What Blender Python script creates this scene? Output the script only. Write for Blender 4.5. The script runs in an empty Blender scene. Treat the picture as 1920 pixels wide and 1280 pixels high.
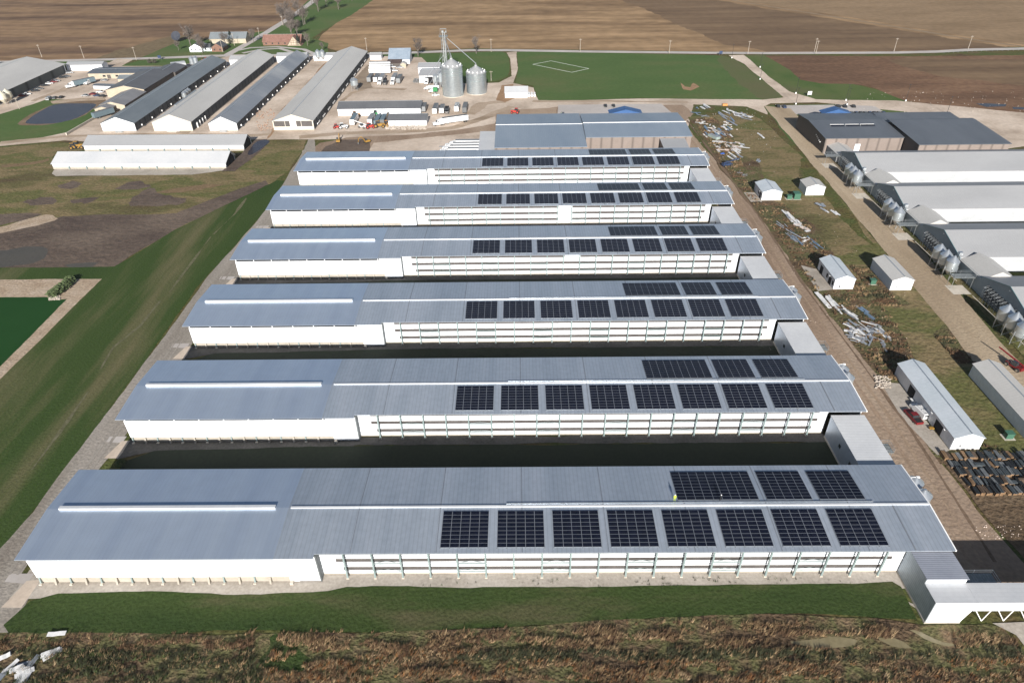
import bpy, math, random
from mathutils import Vector, Matrix
from mathutils.geometry import tessellate_polygon
from mathutils.noise import noise as pnoise
random.seed(7)
R = random.random
def U(a, b): return a + (b - a) * random.random()
sc = bpy.context.scene
COL = sc.collection

# ---------------------------------------------------------------- camera
F, PIT, YAW, ROL, CH = 1280.0, 0.61182, -0.01309, -0.01573, 120.0
cyw, syw = math.cos(YAW), math.sin(YAW)
FW = Vector((syw * math.cos(PIT), cyw * math.cos(PIT), -math.sin(PIT)))
r0 = Vector((cyw, -syw, 0)); u0 = r0.cross(FW)
RT = r0 * math.cos(ROL) + u0 * math.sin(ROL)
UP = -r0 * math.sin(ROL) + u0 * math.cos(ROL)
cd = bpy.data.cameras.new("camera"); cam = bpy.data.objects.new("camera", cd); COL.objects.link(cam)
cd.sensor_width = 36; cd.lens = F / 1920 * 36; cd.clip_start = 1; cd.clip_end = 20000
cam.matrix_world = Matrix.Translation((0, 0, CH)) @ Matrix((RT, UP, -FW)).transposed().to_4x4()
sc.camera = cam
def G(px, py, z=0.0):
    """place of a point of the photo (1920x1280) on the level z"""
    d = FW * F + RT * (px - 960) - UP * (py - 640)
    t = (z - CH) / d.z
    return Vector((d.x * t, d.y * t, z))

# ---------------------------------------------------------------- light
SUN_EL, SUN_AZ = 23.2, 0.5
w = bpy.data.worlds.new("World"); sc.world = w; w.use_nodes = True
nt = w.node_tree; bg = nt.nodes["Background"]
sky = nt.nodes.new("ShaderNodeTexSky"); sky.sky_type = 'NISHITA'; sky.sun_disc = False
sky.sun_elevation = math.radians(SUN_EL); sky.sun_rotation = math.radians(180 - SUN_AZ)
sky.altitude = 300; sky.air_density = 1.0; sky.dust_density = 1.2
nt.links.new(sky.outputs[0], bg.inputs[0]); bg.inputs[1].default_value = 0.05
sl = bpy.data.lights.new("sun", 'SUN'); so = bpy.data.objects.new("sun", sl); COL.objects.link(so)
sl.energy = 5.0; sl.angle = math.radians(0.5); sl.color = (1, 0.955, 0.89)
sd = Vector((math.sin(math.radians(SUN_AZ)) * math.cos(math.radians(SUN_EL)), -math.cos(math.radians(SUN_AZ)) * math.cos(math.radians(SUN_EL)), math.sin(math.radians(SUN_EL))))
so.rotation_euler = sd.to_track_quat('Z', 'Y').to_euler(); so.location = sd * 300
vs = sc.view_settings; vs.view_transform = 'Standard'; vs.look = 'None'; vs.gamma = 1; vs.use_curve_mapping = False
vs.exposure = 0.75

# ---------------------------------------------------------------- materials
def lin(c):
    return tuple(((v / 255) / 12.92 if v / 255 <= .04045 else ((v / 255 + .055) / 1.055) ** 2.4) for v in c) + (1,)
MATS = {}
def mat(name, cols, scale=.1, st=(1, 1, 1), rough=.8, metal=0.0, fine=.18, fscale=1.2, bump=0.0, ribs=None, ribd=.12, spec=.3, rot=0, pos=None, det=6, ribb=.4, coat=0, emit=None):
    """procedural material: a ramp of colours over stretched noise, fine grain, optional ribs and bump"""
    if name in MATS: return MATS[name]
    if rough >= .95: spec = .04
    m = bpy.data.materials.new(name); m.use_nodes = True; n = m.node_tree.nodes; L = m.node_tree.links
    b = n["Principled BSDF"]; b.inputs['Roughness'].default_value = rough; b.inputs['Metallic'].default_value = metal
    b.inputs['Specular IOR Level'].default_value = spec
    g = n.new('ShaderNodeNewGeometry'); mp = n.new('ShaderNodeMapping')
    L.new(g.outputs['Position'], mp.inputs[0]); mp.inputs['Scale'].default_value = st; mp.inputs['Rotation'].default_value = (0, 0, rot)
    no = n.new('ShaderNodeTexNoise'); no.inputs['Scale'].default_value = scale; no.inputs['Detail'].default_value = det; no.inputs['Roughness'].default_value = .62
    L.new(mp.outputs[0], no.inputs[0])
    cr = n.new('ShaderNodeValToRGB'); L.new(no.outputs[0], cr.inputs[0])
    k = len(cols); el = cr.color_ramp.elements
    ps = pos or [(.33 + .34 * i / max(1, k - 1)) for i in range(k)]
    while len(el) < k: el.new(.5)
    for i, c in enumerate(cols):
        el[i].position = ps[i]; el[i].color = (*c, 1) if len(c) == 3 else c
    if k == 1: el[1].color = (*cols[0], 1)
    out = cr.outputs[0]
    if fine:
        n2 = n.new('ShaderNodeTexNoise'); n2.inputs['Scale'].default_value = fscale; n2.inputs['Detail'].default_value = 4
        L.new(g.outputs['Position'], n2.inputs[0])
        mr = n.new('ShaderNodeMapRange'); mr.inputs[1].default_value = .25; mr.inputs[2].default_value = .75
        mr.inputs[3].default_value = 1 - fine; mr.inputs[4].default_value = 1 + fine
        L.new(n2.outputs[0], mr.inputs[0])
        mx = n.new('ShaderNodeVectorMath'); mx.operation = 'SCALE'; L.new(out, mx.inputs[0]); L.new(mr.outputs[0], mx.inputs[3]); out = mx.outputs[0]
        if bump:
            bp = n.new('ShaderNodeBump'); bp.inputs['Strength'].default_value = bump; bp.inputs['Distance'].default_value = 1.0
            L.new(n2.outputs[0], bp.inputs['Height']); L.new(bp.outputs[0], b.inputs['Normal'])
    if ribs:
        ax, per = ribs
        sp = n.new('ShaderNodeSeparateXYZ'); L.new(g.outputs['Position'], sp.inputs[0])
        m1 = n.new('ShaderNodeMath'); m1.operation = 'MULTIPLY'; m1.inputs[1].default_value = 1 / per; L.new(sp.outputs[ax], m1.inputs[0])
        m2 = n.new('ShaderNodeMath'); m2.operation = 'FRACT'; L.new(m1.outputs[0], m2.inputs[0])
        m3 = n.new('ShaderNodeMath'); m3.operation = 'PINGPONG'; m3.inputs[1].default_value = .5; L.new(m2.outputs[0], m3.inputs[0])
        m4 = n.new('ShaderNodeMapRange'); m4.inputs[1].default_value = .0; m4.inputs[2].default_value = .16; m4.inputs[3].default_value = 1 - ribd; m4.inputs[4].default_value = 1
        L.new(m3.outputs[0], m4.inputs[0])
        mx = n.new('ShaderNodeVectorMath'); mx.operation = 'SCALE'; L.new(out, mx.inputs[0]); L.new(m4.outputs[0], mx.inputs[3]); out = mx.outputs[0]
        bp = n.new('ShaderNodeBump'); bp.inputs['Strength'].default_value = ribb; bp.inputs['Distance'].default_value = .05
        L.new(m4.outputs[0], bp.inputs['Height']); L.new(bp.outputs[0], b.inputs['Normal'])
    L.new(out, b.inputs['Base Color'])
    MATS[name] = m
    return m
def paint(name, c, rough=.45, metal=0, fine=.06, spec=.4):
    return mat(name, [tuple(x * .92 for x in c), c], .3, rough=rough, metal=metal, fine=fine, fscale=2, spec=spec)

# buildings
WHT = mat('white_wall_metal', [(.68, .71, .76), (.76, .79, .84), (.8, .83, .87)], .5, st=(1, 1, .25), rough=.55, fine=.05)
WHTR = mat('white_ribbed_metal', [(.74, .75, .76), (.8, .8, .8)], .25, rough=.5, fine=.03, ribs=(0, .6), ribd=.1)
CREAM = mat('cream_wall', [(.36, .31, .235), (.41, .36, .285)], .3, rough=.7, fine=.06)
PALEC = mat('pale_cream_wall', [(.5, .47, .41), (.56, .53, .47)], .2, rough=.7, fine=.05)
CONC = mat('concrete', [(.42, .38, .32), (.55, .5, .43)], .25, rough=.85, fine=.1)
CONCL = mat('pale_concrete_base', [(0.3136, 0.2875, 0.2438), (0.3808, 0.3507, 0.3063)], .2, rough=.85, fine=.08)
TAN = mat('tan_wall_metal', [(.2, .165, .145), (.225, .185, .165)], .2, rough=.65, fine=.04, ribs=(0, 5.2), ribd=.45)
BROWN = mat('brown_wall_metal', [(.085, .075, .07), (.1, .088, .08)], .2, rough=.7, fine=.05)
SMOOTH = mat('smooth_galvanised_roof', [(.45, .53, .65), (.5, .58, .69), (.54, .62, .72)], .1, st=(2, .1, 1), rough=.33, metal=.65, fine=.035, fscale=.35, spec=.5, ribs=(0, .9), ribd=.05, ribb=.12)
RIB = mat('ribbed_galvanised_roof', [(.36, .41, .475), (.41, .46, .525), (.46, .505, .57)], .12, st=(1.6, .12, 1), rough=.4, metal=.5, fine=.07, fscale=.8, ribs=(0, .9), ribd=.16, spec=.5)
BLUER = mat('blue_grey_roof', [(.2, .25, .315), (.25, .3, .36)], .06, st=(1.2, .3, 1), rough=.5, metal=.2, fine=.04, ribs=(0, .9), ribd=.1, spec=.4)
SLATE = mat('dark_slate_roof', [(.085, .096, .113), (.115, .128, .148)], .06, st=(1, .3, 1), rough=.5, fine=.05, ribs=(0, .9), ribd=.1, spec=.35)
DROOF = mat('dark_grey_roof', [(.09, .095, .105), (.12, .125, .135)], .08, rough=.6, fine=.08, ribs=(1, .9), ribd=.1)
MROOF = mat('mid_grey_roof', [(.17, .195, .215), (.225, .25, .265)], .08, st=(1, .3, 1), rough=.5, metal=.2, fine=.06, ribs=(1, .9), ribd=.1)
LROOF = mat('light_grey_roof', [(.42, .41, .395), (.5, .49, .47)], .05, st=(1, .3, 1), rough=.55, fine=.05, ribs=(1, .9), ribd=.08)
LROOFX = mat('light_grey_roof_long', [(.29, .295, .305), (.34, .345, .355)], .05, st=(.3, 1, 1), rough=.5, fine=.04, ribs=(0, .9), ribd=.07)
WROOF = mat('white_roof', [(0.432, 0.4464, 0.468), (0.4896, 0.4968, 0.5112)], .1, rough=.5, fine=.04, ribs=(1, .9), ribd=.06)
GALV = mat('galvanised_steel', [(.5, .54, .57), (.62, .65, .68)], .4, rough=.32, metal=.75, fine=.06, spec=.5)
GALVR = mat('galvanised_bin_wall', [(.46, .52, .56), (.58, .63, .67)], .4, st=(1, 1, 3), rough=.34, metal=.7, fine=.06, ribs=(2, .8), ribd=.08, spec=.5)
STEEL = mat('green_grey_post_steel', [(0.1688, 0.225, 0.225), (0.2438, 0.3, 0.3)], .4, rough=.5, fine=.08)
DARK = mat('dark_opening', [(.012, .012, .014), (.02, .02, .022)], .5, rough=.9, fine=.1)
STRIP = mat('vent_louvre_grey', [(.07, .064, .062), (.095, .087, .085)], .5, rough=.7, fine=.08)
CURT = mat('dark_side_curtain', [(.06, .07, .08), (.1, .11, .12)], .1, rough=.8, fine=.1, ribs=(1, 6), ribd=.6)
PANEL = mat('solar_cell_glass', [(0.004, 0.006, 0.014), (0.008, 0.01, 0.021)], .8, rough=.3, fine=.2, fscale=.7, spec=.14)
PFRAME = mat('solar_frame_aluminium', [(0.225, 0.2475, 0.285), (0.27, 0.2925, 0.3225)], .5, rough=.4, metal=.4, fine=.05)
TRIM = mat('white_trim', [(.8, .8, .8), (.85, .85, .85)], .5, rough=.4, fine=.03)
BRICK = mat('brown_shingles', [(.17, .09, .07), (.23, .125, .1)], .4, rough=.85, fine=.15)
GLASS = mat('dark_glass', [(.02, .025, .03), (.04, .045, .05)], .5, rough=.12, fine=0, spec=.6)
RUBBER = mat('black_rubber', [(.018, .018, .018), (.03, .03, .03)], .5, rough=.85, fine=.1)
BARK = mat('grey_bark', [(.1, .085, .075), (.16, .14, .125)], .6, rough=.9, fine=.2)
WOOD = mat('weathered_planks', [(.14, .085, .045), (.22, .14, .08)], 1.5, rough=.85, fine=.25)

# ---------------------------------------------------------------- mesh helpers
class M:
    def __init__(s): s.v = []; s.f = []; s.mi = []
    def add(s, vs_, fs, mi=0):
        o = len(s.v); s.v += [tuple(q) for q in vs_]; s.f += [tuple(i + o for i in q) for q in fs]; s.mi += [mi] * len(fs); return s
    def box(s, x0, x1, y0, y1, z0, z1, mi=0):
        return s.add([(x0, y0, z0), (x1, y0, z0), (x1, y1, z0), (x0, y1, z0), (x0, y0, z1), (x1, y0, z1), (x1, y1, z1), (x0, y1, z1)],
                     [(0, 3, 2, 1), (4, 5, 6, 7), (0, 1, 5, 4), (1, 2, 6, 5), (2, 3, 7, 6), (3, 0, 4, 7)], mi)
    def cbox(s, x, y, z0, lx, ly, h, mi=0): return s.box(x - lx / 2, x + lx / 2, y - ly / 2, y + ly / 2, z0, z0 + h, mi)
    def slab(s, q, t=.12, mi=0):   # q: 4+ corner points (any plane), thickened downwards
        n = len(q); top = [tuple(p) for p in q]; bot = [(p[0], p[1], p[2] - t) for p in q]
        fs = [tuple(range(n)), tuple(range(2 * n - 1, n - 1, -1))] + [(i, i + n, (i + 1) % n + n, (i + 1) % n) for i in range(n)]
        return s.add(top + bot, fs, mi)
    def prism(s, prof, a0, a1, ax='y', mi=0):   # prof: [(u,z)] closed outline extruded along ax
        n = len(prof)
        if ax == 'y': v = [(u, a0, z) for u, z in prof] + [(u, a1, z) for u, z in prof]
        else: v = [(a0, u, z) for u, z in prof] + [(a1, u, z) for u, z in prof]
        return s.add(v, [tuple(range(n)), tuple(range(2 * n - 1, n - 1, -1))] + [(i, i + n, (i + 1) % n + n, (i + 1) % n) for i in range(n)], mi)
    def tube(s, a, b, r, r2=None, n=6, mi=0):
        a = Vector(a); b = Vector(b); r2 = r if r2 is None else r2
        d = (b - a).normalized(); u = d.orthogonal().normalized(); w_ = d.cross(u)
        v = []
        for p, rr in ((a, r), (b, r2)):
            for i in range(n):
                t = 2 * math.pi * i / n; v.append(p + u * math.cos(t) * rr + w_ * math.sin(t) * rr)
        fs = [(i, (i + 1) % n, (i + 1) % n + n, i + n) for i in range(n)] + [tuple(range(n - 1, -1, -1)), tuple(range(n, 2 * n))]
        return s.add(v, fs, mi)
    def lathe(s, prof, cx=0, cy=0, n=28, mi=0):  # prof [(r,z)] bottom to top
        v = []; fs = []
        for r, z in prof:
            for i in range(n):
                t = 2 * math.pi * i / n; v.append((cx + r * math.cos(t), cy + r * math.sin(t), z))
        for k in range(len(prof) - 1):
            for i in range(n):
                j = (i + 1) % n; fs.append((k * n + i, k * n + j, (k + 1) * n + j, (k + 1) * n + i))
        fs.append(tuple(range(n - 1, -1, -1))); fs.append(tuple(range((len(prof) - 1) * n, len(prof) * n)))
        return s.add(v, fs, mi)
    def wheel(s, x, y, z, r, wd, ax='y', n=14, mi=0):
        if ax == 'y': return s.tube((x, y - wd / 2, z), (x, y + wd / 2, z), r, n=n, mi=mi)
        return s.tube((x - wd / 2, y, z), (x + wd / 2, y, z), r, n=n, mi=mi)
def obj(name, m, ms, parent=None, smooth=False, loc=None):
    me = bpy.data.meshes.new(name); me.from_pydata([tuple(q) for q in m.v], [], m.f)
    for a in (ms if isinstance(ms, (list, tuple)) else [ms]): me.materials.append(a)
    if any(m.mi): me.polygons.foreach_set('material_index', m.mi)
    if smooth:
        me.polygons.foreach_set('use_smooth', [True] * len(me.polygons))
        try: me.set_sharp_from_angle(angle=math.radians(35))
        except Exception: pass
    me.update()
    o = bpy.data.objects.new(name, me); COL.objects.link(o)
    if parent: o.parent = parent
    if loc is not None: o.location = loc
    return o
def thing(name, label, cat, loc=(0, 0, 0), rz=0, group=None):
    o = bpy.data.objects.new(name, None); COL.objects.link(o); o.empty_display_size = .5
    o.location = loc; o.rotation_euler = (0, 0, rz); o['label'] = label; o['category'] = cat
    if group: o['group'] = group
    return o
def tag(o, label, cat, group=None):
    o['label'] = label; o['category'] = cat
    if group: o['group'] = group
    return o
def dup(r, loc, rz=None, label=None, group=None, scale=None):
    def cp(o, par):
        c = o.copy(); COL.objects.link(c); c.parent = par
        for ch in o.children: cp(ch, c)
        return c
    c = cp(r, None); c.location = loc
    if rz is not None: c.rotation_euler = (0, 0, rz)
    if label: c['label'] = label
    if group: c['group'] = group
    if scale: c.scale = (scale,) * 3
    return c
ORD = ['first', 'second', 'third', 'fourth', 'fifth', 'sixth', 'seventh', 'eighth', 'ninth', 'tenth', 'eleventh', 'twelfth', 'thirteenth', 'fourteenth', 'fifteenth', 'sixteenth', 'seventeenth', 'eighteenth', 'nineteenth', 'twentieth']

# ---------------------------------------------------------------- ground sheets
LV = [0.0]
def outline(pts, jag, closed=True, seg=2.5):
    out = []
    n = len(pts)
    for i in range(n if closed else n - 1):
        a, b = pts[i], pts[(i + 1) % n]; L = (b - a).length
        k = max(1, min(120, int(L / max(seg, L / 120))))
        d = (b - a); nr = Vector((-d.y, d.x, 0)).normalized() if L > 0 else Vector((0, 0, 0))
        for j in range(k):
            p = a + d * (j / k)
            e = pnoise(Vector((p.x * .06, p.y * .06, 3.1))) * 1.4 + pnoise(Vector((p.x * .35, p.y * .35, 9.7))) * .6
            fade = 1.0
            out.append(p + nr * e * jag * fade)
    return out
def smoothpts(P, it=1):
    for _ in range(it):
        Q = []
        for i in range(len(P)):
            a, b = P[i], P[(i + 1) % len(P)]
            Q += [a * .8 + b * .2, a * .2 + b * .8]
        P = Q
    return P
def sheet(name, pts, m, jag=.5, kind='structure', world=False, smooth=0, z=None):
    P = [Vector((p[0], p[1], 0)) if world else G(p[0], p[1]) for p in pts]
    if smooth: P = smoothpts(P, smooth)
    if jag: P = outline(P, jag)
    LV[0] += .0012; zz = LV[0] if z is None else z
    me = bpy.data.meshes.new(name)
    tr = tessellate_polygon([P])
    area = sum((P[i].x * P[(i + 1) % len(P)].y - P[(i + 1) % len(P)].x * P[i].y) for i in range(len(P)))
    me.from_pydata([(p.x, p.y, zz) for p in P], [], [tuple(t) for t in tr]); me.update()
    me.materials.append(m)
    o = bpy.data.objects.new(name, me); COL.objects.link(o); o['kind'] = kind
    import bmesh
    bm = bmesh.new(); bm.from_mesh(me)
    for f in bm.faces:
        f.normal_update()
        if f.normal.z < 0: f.normal_flip()
    bm.to_mesh(me); bm.free()
    return o
def ribbon(name, pts, wd, m, jag=.25, world=False):
    P = [Vector((p[0], p[1], 0)) if world else G(p[0], p[1]) for p in pts]
    L = []; Rr = []
    for i, p in enumerate(P):
        d = (P[min(i + 1, len(P) - 1)] - P[max(i - 1, 0)]).normalized(); nr = Vector((-d.y, d.x, 0)); ww = (wd[i] if isinstance(wd, list) else wd) / 2
        L.append(p + nr * ww); Rr.append(p - nr * ww)
    return sheet(name, [(q.x, q.y) for q in L + Rr[::-1]], m, jag, world=True)

GR_DRY = mat('dry_rough_grass', [(.075, .05, .03), (.1, .085, .035), (.07, .085, .028), (.12, .09, .05)], .045, fine=.35, fscale=.9, bump=.5, rough=.95)
GRASS = mat('green_lawn', [(.03, .05, .016), (.04, .06, .019), (.085, .078, .042)], .05, st=(.3, 1.2, 1), fine=.25, fscale=1.5, rough=.95, bump=.25, pos=[.36, .5, .64])
GRASSW = mat('west_lawn', [(0.032, 0.05814, 0.017), (0.042, 0.06732, 0.0204), (0.115, 0.1071, 0.05525)], .035, st=(1, .1, 1), rot=-.06, fine=.18, fscale=1.5, rough=.95, bump=.2, pos=[.38, .5, .62])
GRASSF = mat('far_lawn', [(.06, .105, .034), (.074, .118, .04), (.105, .118, .05)], .02, st=(.5, 1, 1), fine=.12, fscale=.5, rough=.95)
OLIVE = mat('olive_grass', [(.085, .06, .038), (.11, .1, .045), (.19, .145, .08), (.1, .105, .04), (.15, .125, .06), (.075, .085, .03)], .03, st=(.5, 1, 1), det=11, pos=[.3, .4, .47, .54, .6, .68], fine=.3, fscale=.8, rough=.95, bump=.4)
FIELDN = mat('tilled_field_tan', [(0.1365, 0.088, 0.0522), (0.21, 0.138, 0.0792), (0.2835, 0.19, 0.108), (0.357, 0.24, 0.1395)], .035, st=(.16, 1, 1), fine=.2, fscale=.09, rough=.95, det=10)
FIELDW = mat('tilled_field_dark', [(0.1021, 0.06562, 0.04471), (0.1588, 0.1037, 0.06804), (0.2495, 0.1641, 0.0972), (0.1474, 0.09526, 0.06026)], .035, st=(.16, 1, 1), fine=.2, fscale=.09, rough=.95, det=10)
FIELDD = mat('tilled_field_wet', [(0.1149, 0.07616, 0.04838), (0.1572, 0.1064, 0.06653), (0.2056, 0.14, 0.08568)], .05, st=(.12, 1, 1), fine=.12, fscale=.15, rough=.95)
FIELDS = mat('stubble_field', [(0.1875, 0.1287, 0.0765), (0.2313, 0.1617, 0.099), (0.2625, 0.1837, 0.1125)], .03, st=(.4, 1, 1), fine=.15, fscale=.2, rough=.95)
FIELDE = mat('cut_field_brown', [(0.1049, 0.06313, 0.04166), (0.1532, 0.09119, 0.05808), (0.2258, 0.1403, 0.08839)], .03, st=(.25, 1, 1), fine=.22, fscale=.3, rough=.95)
GRAVEL = mat('gravel_yard', [(0.345, 0.276, 0.2185), (0.4945, 0.4082, 0.3335), (0.598, 0.506, 0.4255)], .035, fine=.12, fscale=.5, rough=.95)
GRAVG = mat('grey_gravel', [(0.288, 0.258, 0.222), (0.36, 0.324, 0.282), (0.408, 0.372, 0.33)], .08, fine=.18, fscale=1.6, rough=.95)
ROADM = mat('pale_road', [(0.374, 0.341, 0.319), (0.462, 0.429, 0.407)], .06, fine=.06, fscale=.8, rough=.9)
DIRT = mat('brown_dirt_road', [(.21, .15, .108), (.27, .2, .148), (.34, .265, .2)], .06, st=(1, .25, 1), fine=.16, fscale=1.0, rough=.95, bump=.25)
DIRTE = mat('east_gravel_road', [(0.2805, 0.2156, 0.1485), (0.3478, 0.2749, 0.193), (0.4151, 0.3342, 0.2426)], .08, st=(1, .15, 1), fine=.14, fscale=1.2, rough=.95, bump=.2)
MUD = mat('dark_mud', [(.065, .045, .036), (.1, .073, .056), (.14, .105, .08)], .05, st=(.5, 1, 1), fine=.22, fscale=.5, rough=.8, bump=.5)
MUDW = mat('wet_mud', [(.065, .06, .052), (.08, .072, .06)], .08, fine=.2, rough=.5, spec=.2)
BROWNW = mat('brown_weeds_ground', [(.07, .048, .032), (.12, .083, .052), (.1, .1, .045), (.17, .12, .075)], .09, fine=.4, fscale=1.4, rough=.95, bump=.6)
SANDB = mat('sandy_bank', [(.3, .225, .16), (.37, .29, .215), (.42, .34, .27)], .15, st=(1, 1, 1), fine=.2, fscale=1.2, rough=.95, bump=.3)
ORGD = mat('orange_soil', [(.24, .15, .09), (.32, .21, .13)], .15, fine=.2, rough=.95)
LAGOON = mat('green_lagoon_water', [(.014, .05, .015), (.018, .06, .018)], .02, rough=.3, fine=.03, spec=.0)
PONDM = mat('dark_pond_water', [(.035, .034, .046), (.045, .043, .055)], .1, rough=.25, fine=.05, spec=.12)
MURKY = mat('murky_puddle', [(.19, .16, .09), (.23, .195, .115)], .3, rough=.2, fine=.1, spec=.4)

m = M(); m.add([(-6000, -800, 0), (6000, -800, 0), (6000, 9000, 0), (-6000, 9000, 0)], [(0, 1, 2, 3)])
o = obj('ground', m, GR_DRY); o['kind'] = 'structure'
# far fields
sheet('field', [(-500, -110), (660, -110), (600, -10), (560, 28), (505, 57), (440, 92), (345, 76), (268, 108), (180, 112), (0, 116), (-500, 130)], FIELDW, .8)
sheet('field', [(690, -110), (2600, -110), (2600, 70), (1918, 88), (1860, 90), (1790, 94), (1680, 97.5), (1440, 98), (1340, 97), (1100, 94), (950, 92), (880, 91), (800, 94), (720, 97), (640, 98), (598, 86), (598, 70), (625, 48), (660, 20), (700, -10)], FIELDN, .8)
sheet('field', [(1150, -5), (1345, 0), (1440, 17), (1640, 48), (1820, 79), (1900, 89), (1790, 94), (1680, 97), (1440, 97.5), (1360, 84), (1290, 55), (1240, 30)], FIELDD, 3)
sheet('field', [(1100, -110), (2600, -110), (2600, 60), (2100, 80), (1918, 84), (1820, 70), (1640, 40), (1440, 9), (1340, -6)], FIELDS, 1)
ribbon('field_track', [(1320, -8), (1440, 12), (1640, 44), (1820, 74), (1915, 87)], 4, mat('track_soil', [(.2, .15, .1), (.25, .19, .13)], .1, rough=.95), .8)
sheet('field', [(1418, 105), (1500, 104), (1700, 107), (1920, 103), (2500, 105), (2500, 250), (1920, 214), (1880, 212), (1800, 203), (1740, 195), (1690, 188), (1640, 166), (1600, 158), (1530, 158), (1500, 152), (1470, 128)], FIELDE, 1.5, smooth=1)
sheet('field', [(1650, 108), (1930, 112), (2400, 115), (2400, 175), (1920, 162), (1830, 150), (1740, 140)], FIELDD, 2.5, smooth=1)
sheet('field', [(270, 112), (180, 112), (215, 96), (330, 66), (430, 78), (350, 82)], mat('field_corner', [(.13, .1, .06), (.17, .13, .08), (.11, .08, .055)], .05, rough=.95, fine=.2, fscale=.3), 2)
# lawns behind
sheet('grass', [(262, 109), (345, 74), (430, 76), (470, 62), (505, 58), (545, 30), (575, 5), (600, -20), (640, -60), (760, -60), (700, 0), (660, 28), (610, 55), (585, 72), (615, 82), (615, 98), (640, 104), (500, 106), (430, 104), (330, 107)], GRASSF, .8)
sheet('grass', [(0, 123), (0, 117), (120, 115), (210, 116), (200, 121), (120, 123), (60, 127)], GRASSF, .4)
sheet('grass', [(225, 124), (260, 114), (300, 111), (430, 107), (400, 118), (330, 128), (260, 128)], GRASSF, .3)
sheet('grass', [(700, 103), (740, 100), (770, 101), (845, 100), (920, 97), (948, 98), (955, 112), (955, 140), (935, 152), (900, 155), (840, 150), (800, 116), (785, 108), (735, 107)], GRASSF, .5, smooth=1)
sheet('grass', [(969, 98), (985, 96.5), (1345, 104), (1370, 110), (1400, 125), (1430, 148), (1468, 178), (1462, 187), (1400, 188), (1200, 184), (1010, 191), (1000, 160), (967, 157), (972, 130)], GRASSF, .4)
sheet('grass', [(1348, 104), (1366, 108), (1400, 126), (1467, 180), (1462, 187), (1427, 188), (1390, 160), (1350, 120)], mat('olive_lawn_far', [(.11, .105, .055), (.09, .11, .045)], .03, fine=.12, rough=.95), 2)
sheet('grass', [(1394, 104), (1430, 103), (1480, 130), (1500, 150), (1540, 157), (1600, 158), (1650, 170), (1700, 191), (1600, 190), (1530, 188), (1496, 183), (1470, 168), (1430, 140)], mat('olive_lawn_east', [(.1, .105, .05), (.085, .115, .04), (.06, .1, .03)], .03, fine=.12, rough=.95), .6)
sheet('grass', [(1432, 199), (1520, 196), (1700, 197), (1745, 200), (1765, 214), (1700, 216), (1490, 216), (1480, 245), (1522, 272), (1510, 283), (1480, 262)], GRASSF, .4)
# soccer pitch marking
wl = mat('white_line_paint', [(0.75, 0.78, 0.7)], .5, fine=.1)
q = [G(999, 121), G(1033, 114.5), G(1104, 129), G(1072, 136)]
for i in range(4):
    a, b = q[i], q[(i + 1) % 4]; ribbon('pitch_line', [(a.x, a.y), (b.x, b.y)], .55, wl, 0, world=True)
# mole-brown bare patch
sheet('bare_soil', [(1276, 155), (1284, 163), (1296, 164), (1300, 156), (1310, 163), (1296, 170), (1282, 168)], ORGD, .6)
# county road, drives
ribbon('road', [(-500, 128), (0, 116.5), (110, 114), (200, 112), (300, 109), (400, 105), (500, 104), (600, 104), (700, 101), (800, 98), (880, 94.5), (950, 94.5), (1100, 97), (1340, 99.5), (1440, 100), (1680, 99), (1760, 97), (1820, 93.5), (1918, 91.5), (2500, 80)], 7, ROADM, .1)
ribbon('road', [(425, 104), (450, 90), (500, 61), (540, 36), (580, 8), (620, -25), (690, -90)], 6.5, ROADM, .15)
ribbon('road', [(440, 96), (470, 90), (520, 88), (570, 93), (590, 102)], 4, ROADM, .15)
ribbon('road', [(455, 100), (490, 93), (525, 91), (550, 99)], 4, ROADM, .1)
YARD = [(-200, 270), (-200, 215), (0, 190), (30, 180), (135, 128), (205, 117), (220, 110), (250, 112), (228, 124), (330, 124), (440, 104), (700, 105), (790, 108), (835, 148), (880, 158), (935, 155), (960, 143), (957, 112), (950, 99), (968, 97), (971, 130), (962, 156), (1000, 165), (1010, 191), (1200, 185), (1430, 187), (1469, 183), (1440, 158), (1395, 120), (1366, 104), (1395, 103), (1440, 142), (1480, 172), (1530, 187), (1680, 189), (1800, 200), (1920, 212), (2500, 245), (2500, 420), (1920, 275), (1880, 280), (1700, 210), (1530, 192), (1445, 194), (1432, 200), (1440, 215), (1400, 200), (1300, 196), (1290, 240), (930, 225), (920, 285), (560, 285), (640, 262), (560, 262), (480, 262), (400, 262), (240, 262), (165, 266), (120, 264), (0, 274)]
sheet('gravel_yard', YARD, GRAVEL, .5)
sheet('grass', [(-200, 262), (-200, 226), (0, 214), (60, 196), (90, 186), (150, 188), (195, 188), (190, 200), (178, 222), (135, 246), (60, 262), (0, 267)], GRASSF, .5)
sheet('pond_bank', [(30, 232), (60, 213), (100, 196), (195, 182), (200, 190), (180, 200), (150, 222), (90, 235), (40, 236)], mat('pond_bank_soil', [(.13, .09, .06), (.22, .16, .11)], .12, fine=.2, rough=.95), .8, smooth=1)
sheet('pond', [(44, 231), (70, 212), (96, 198), (120, 194), (175, 194), (182, 197), (165, 210), (140, 224), (105, 232), (60, 233)], PONDM, .5, smooth=1)
sheet('gravel_bank', [(95, 190), (150, 184), (198, 183), (196, 188), (150, 190), (100, 195)], SANDB, .5)
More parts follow.
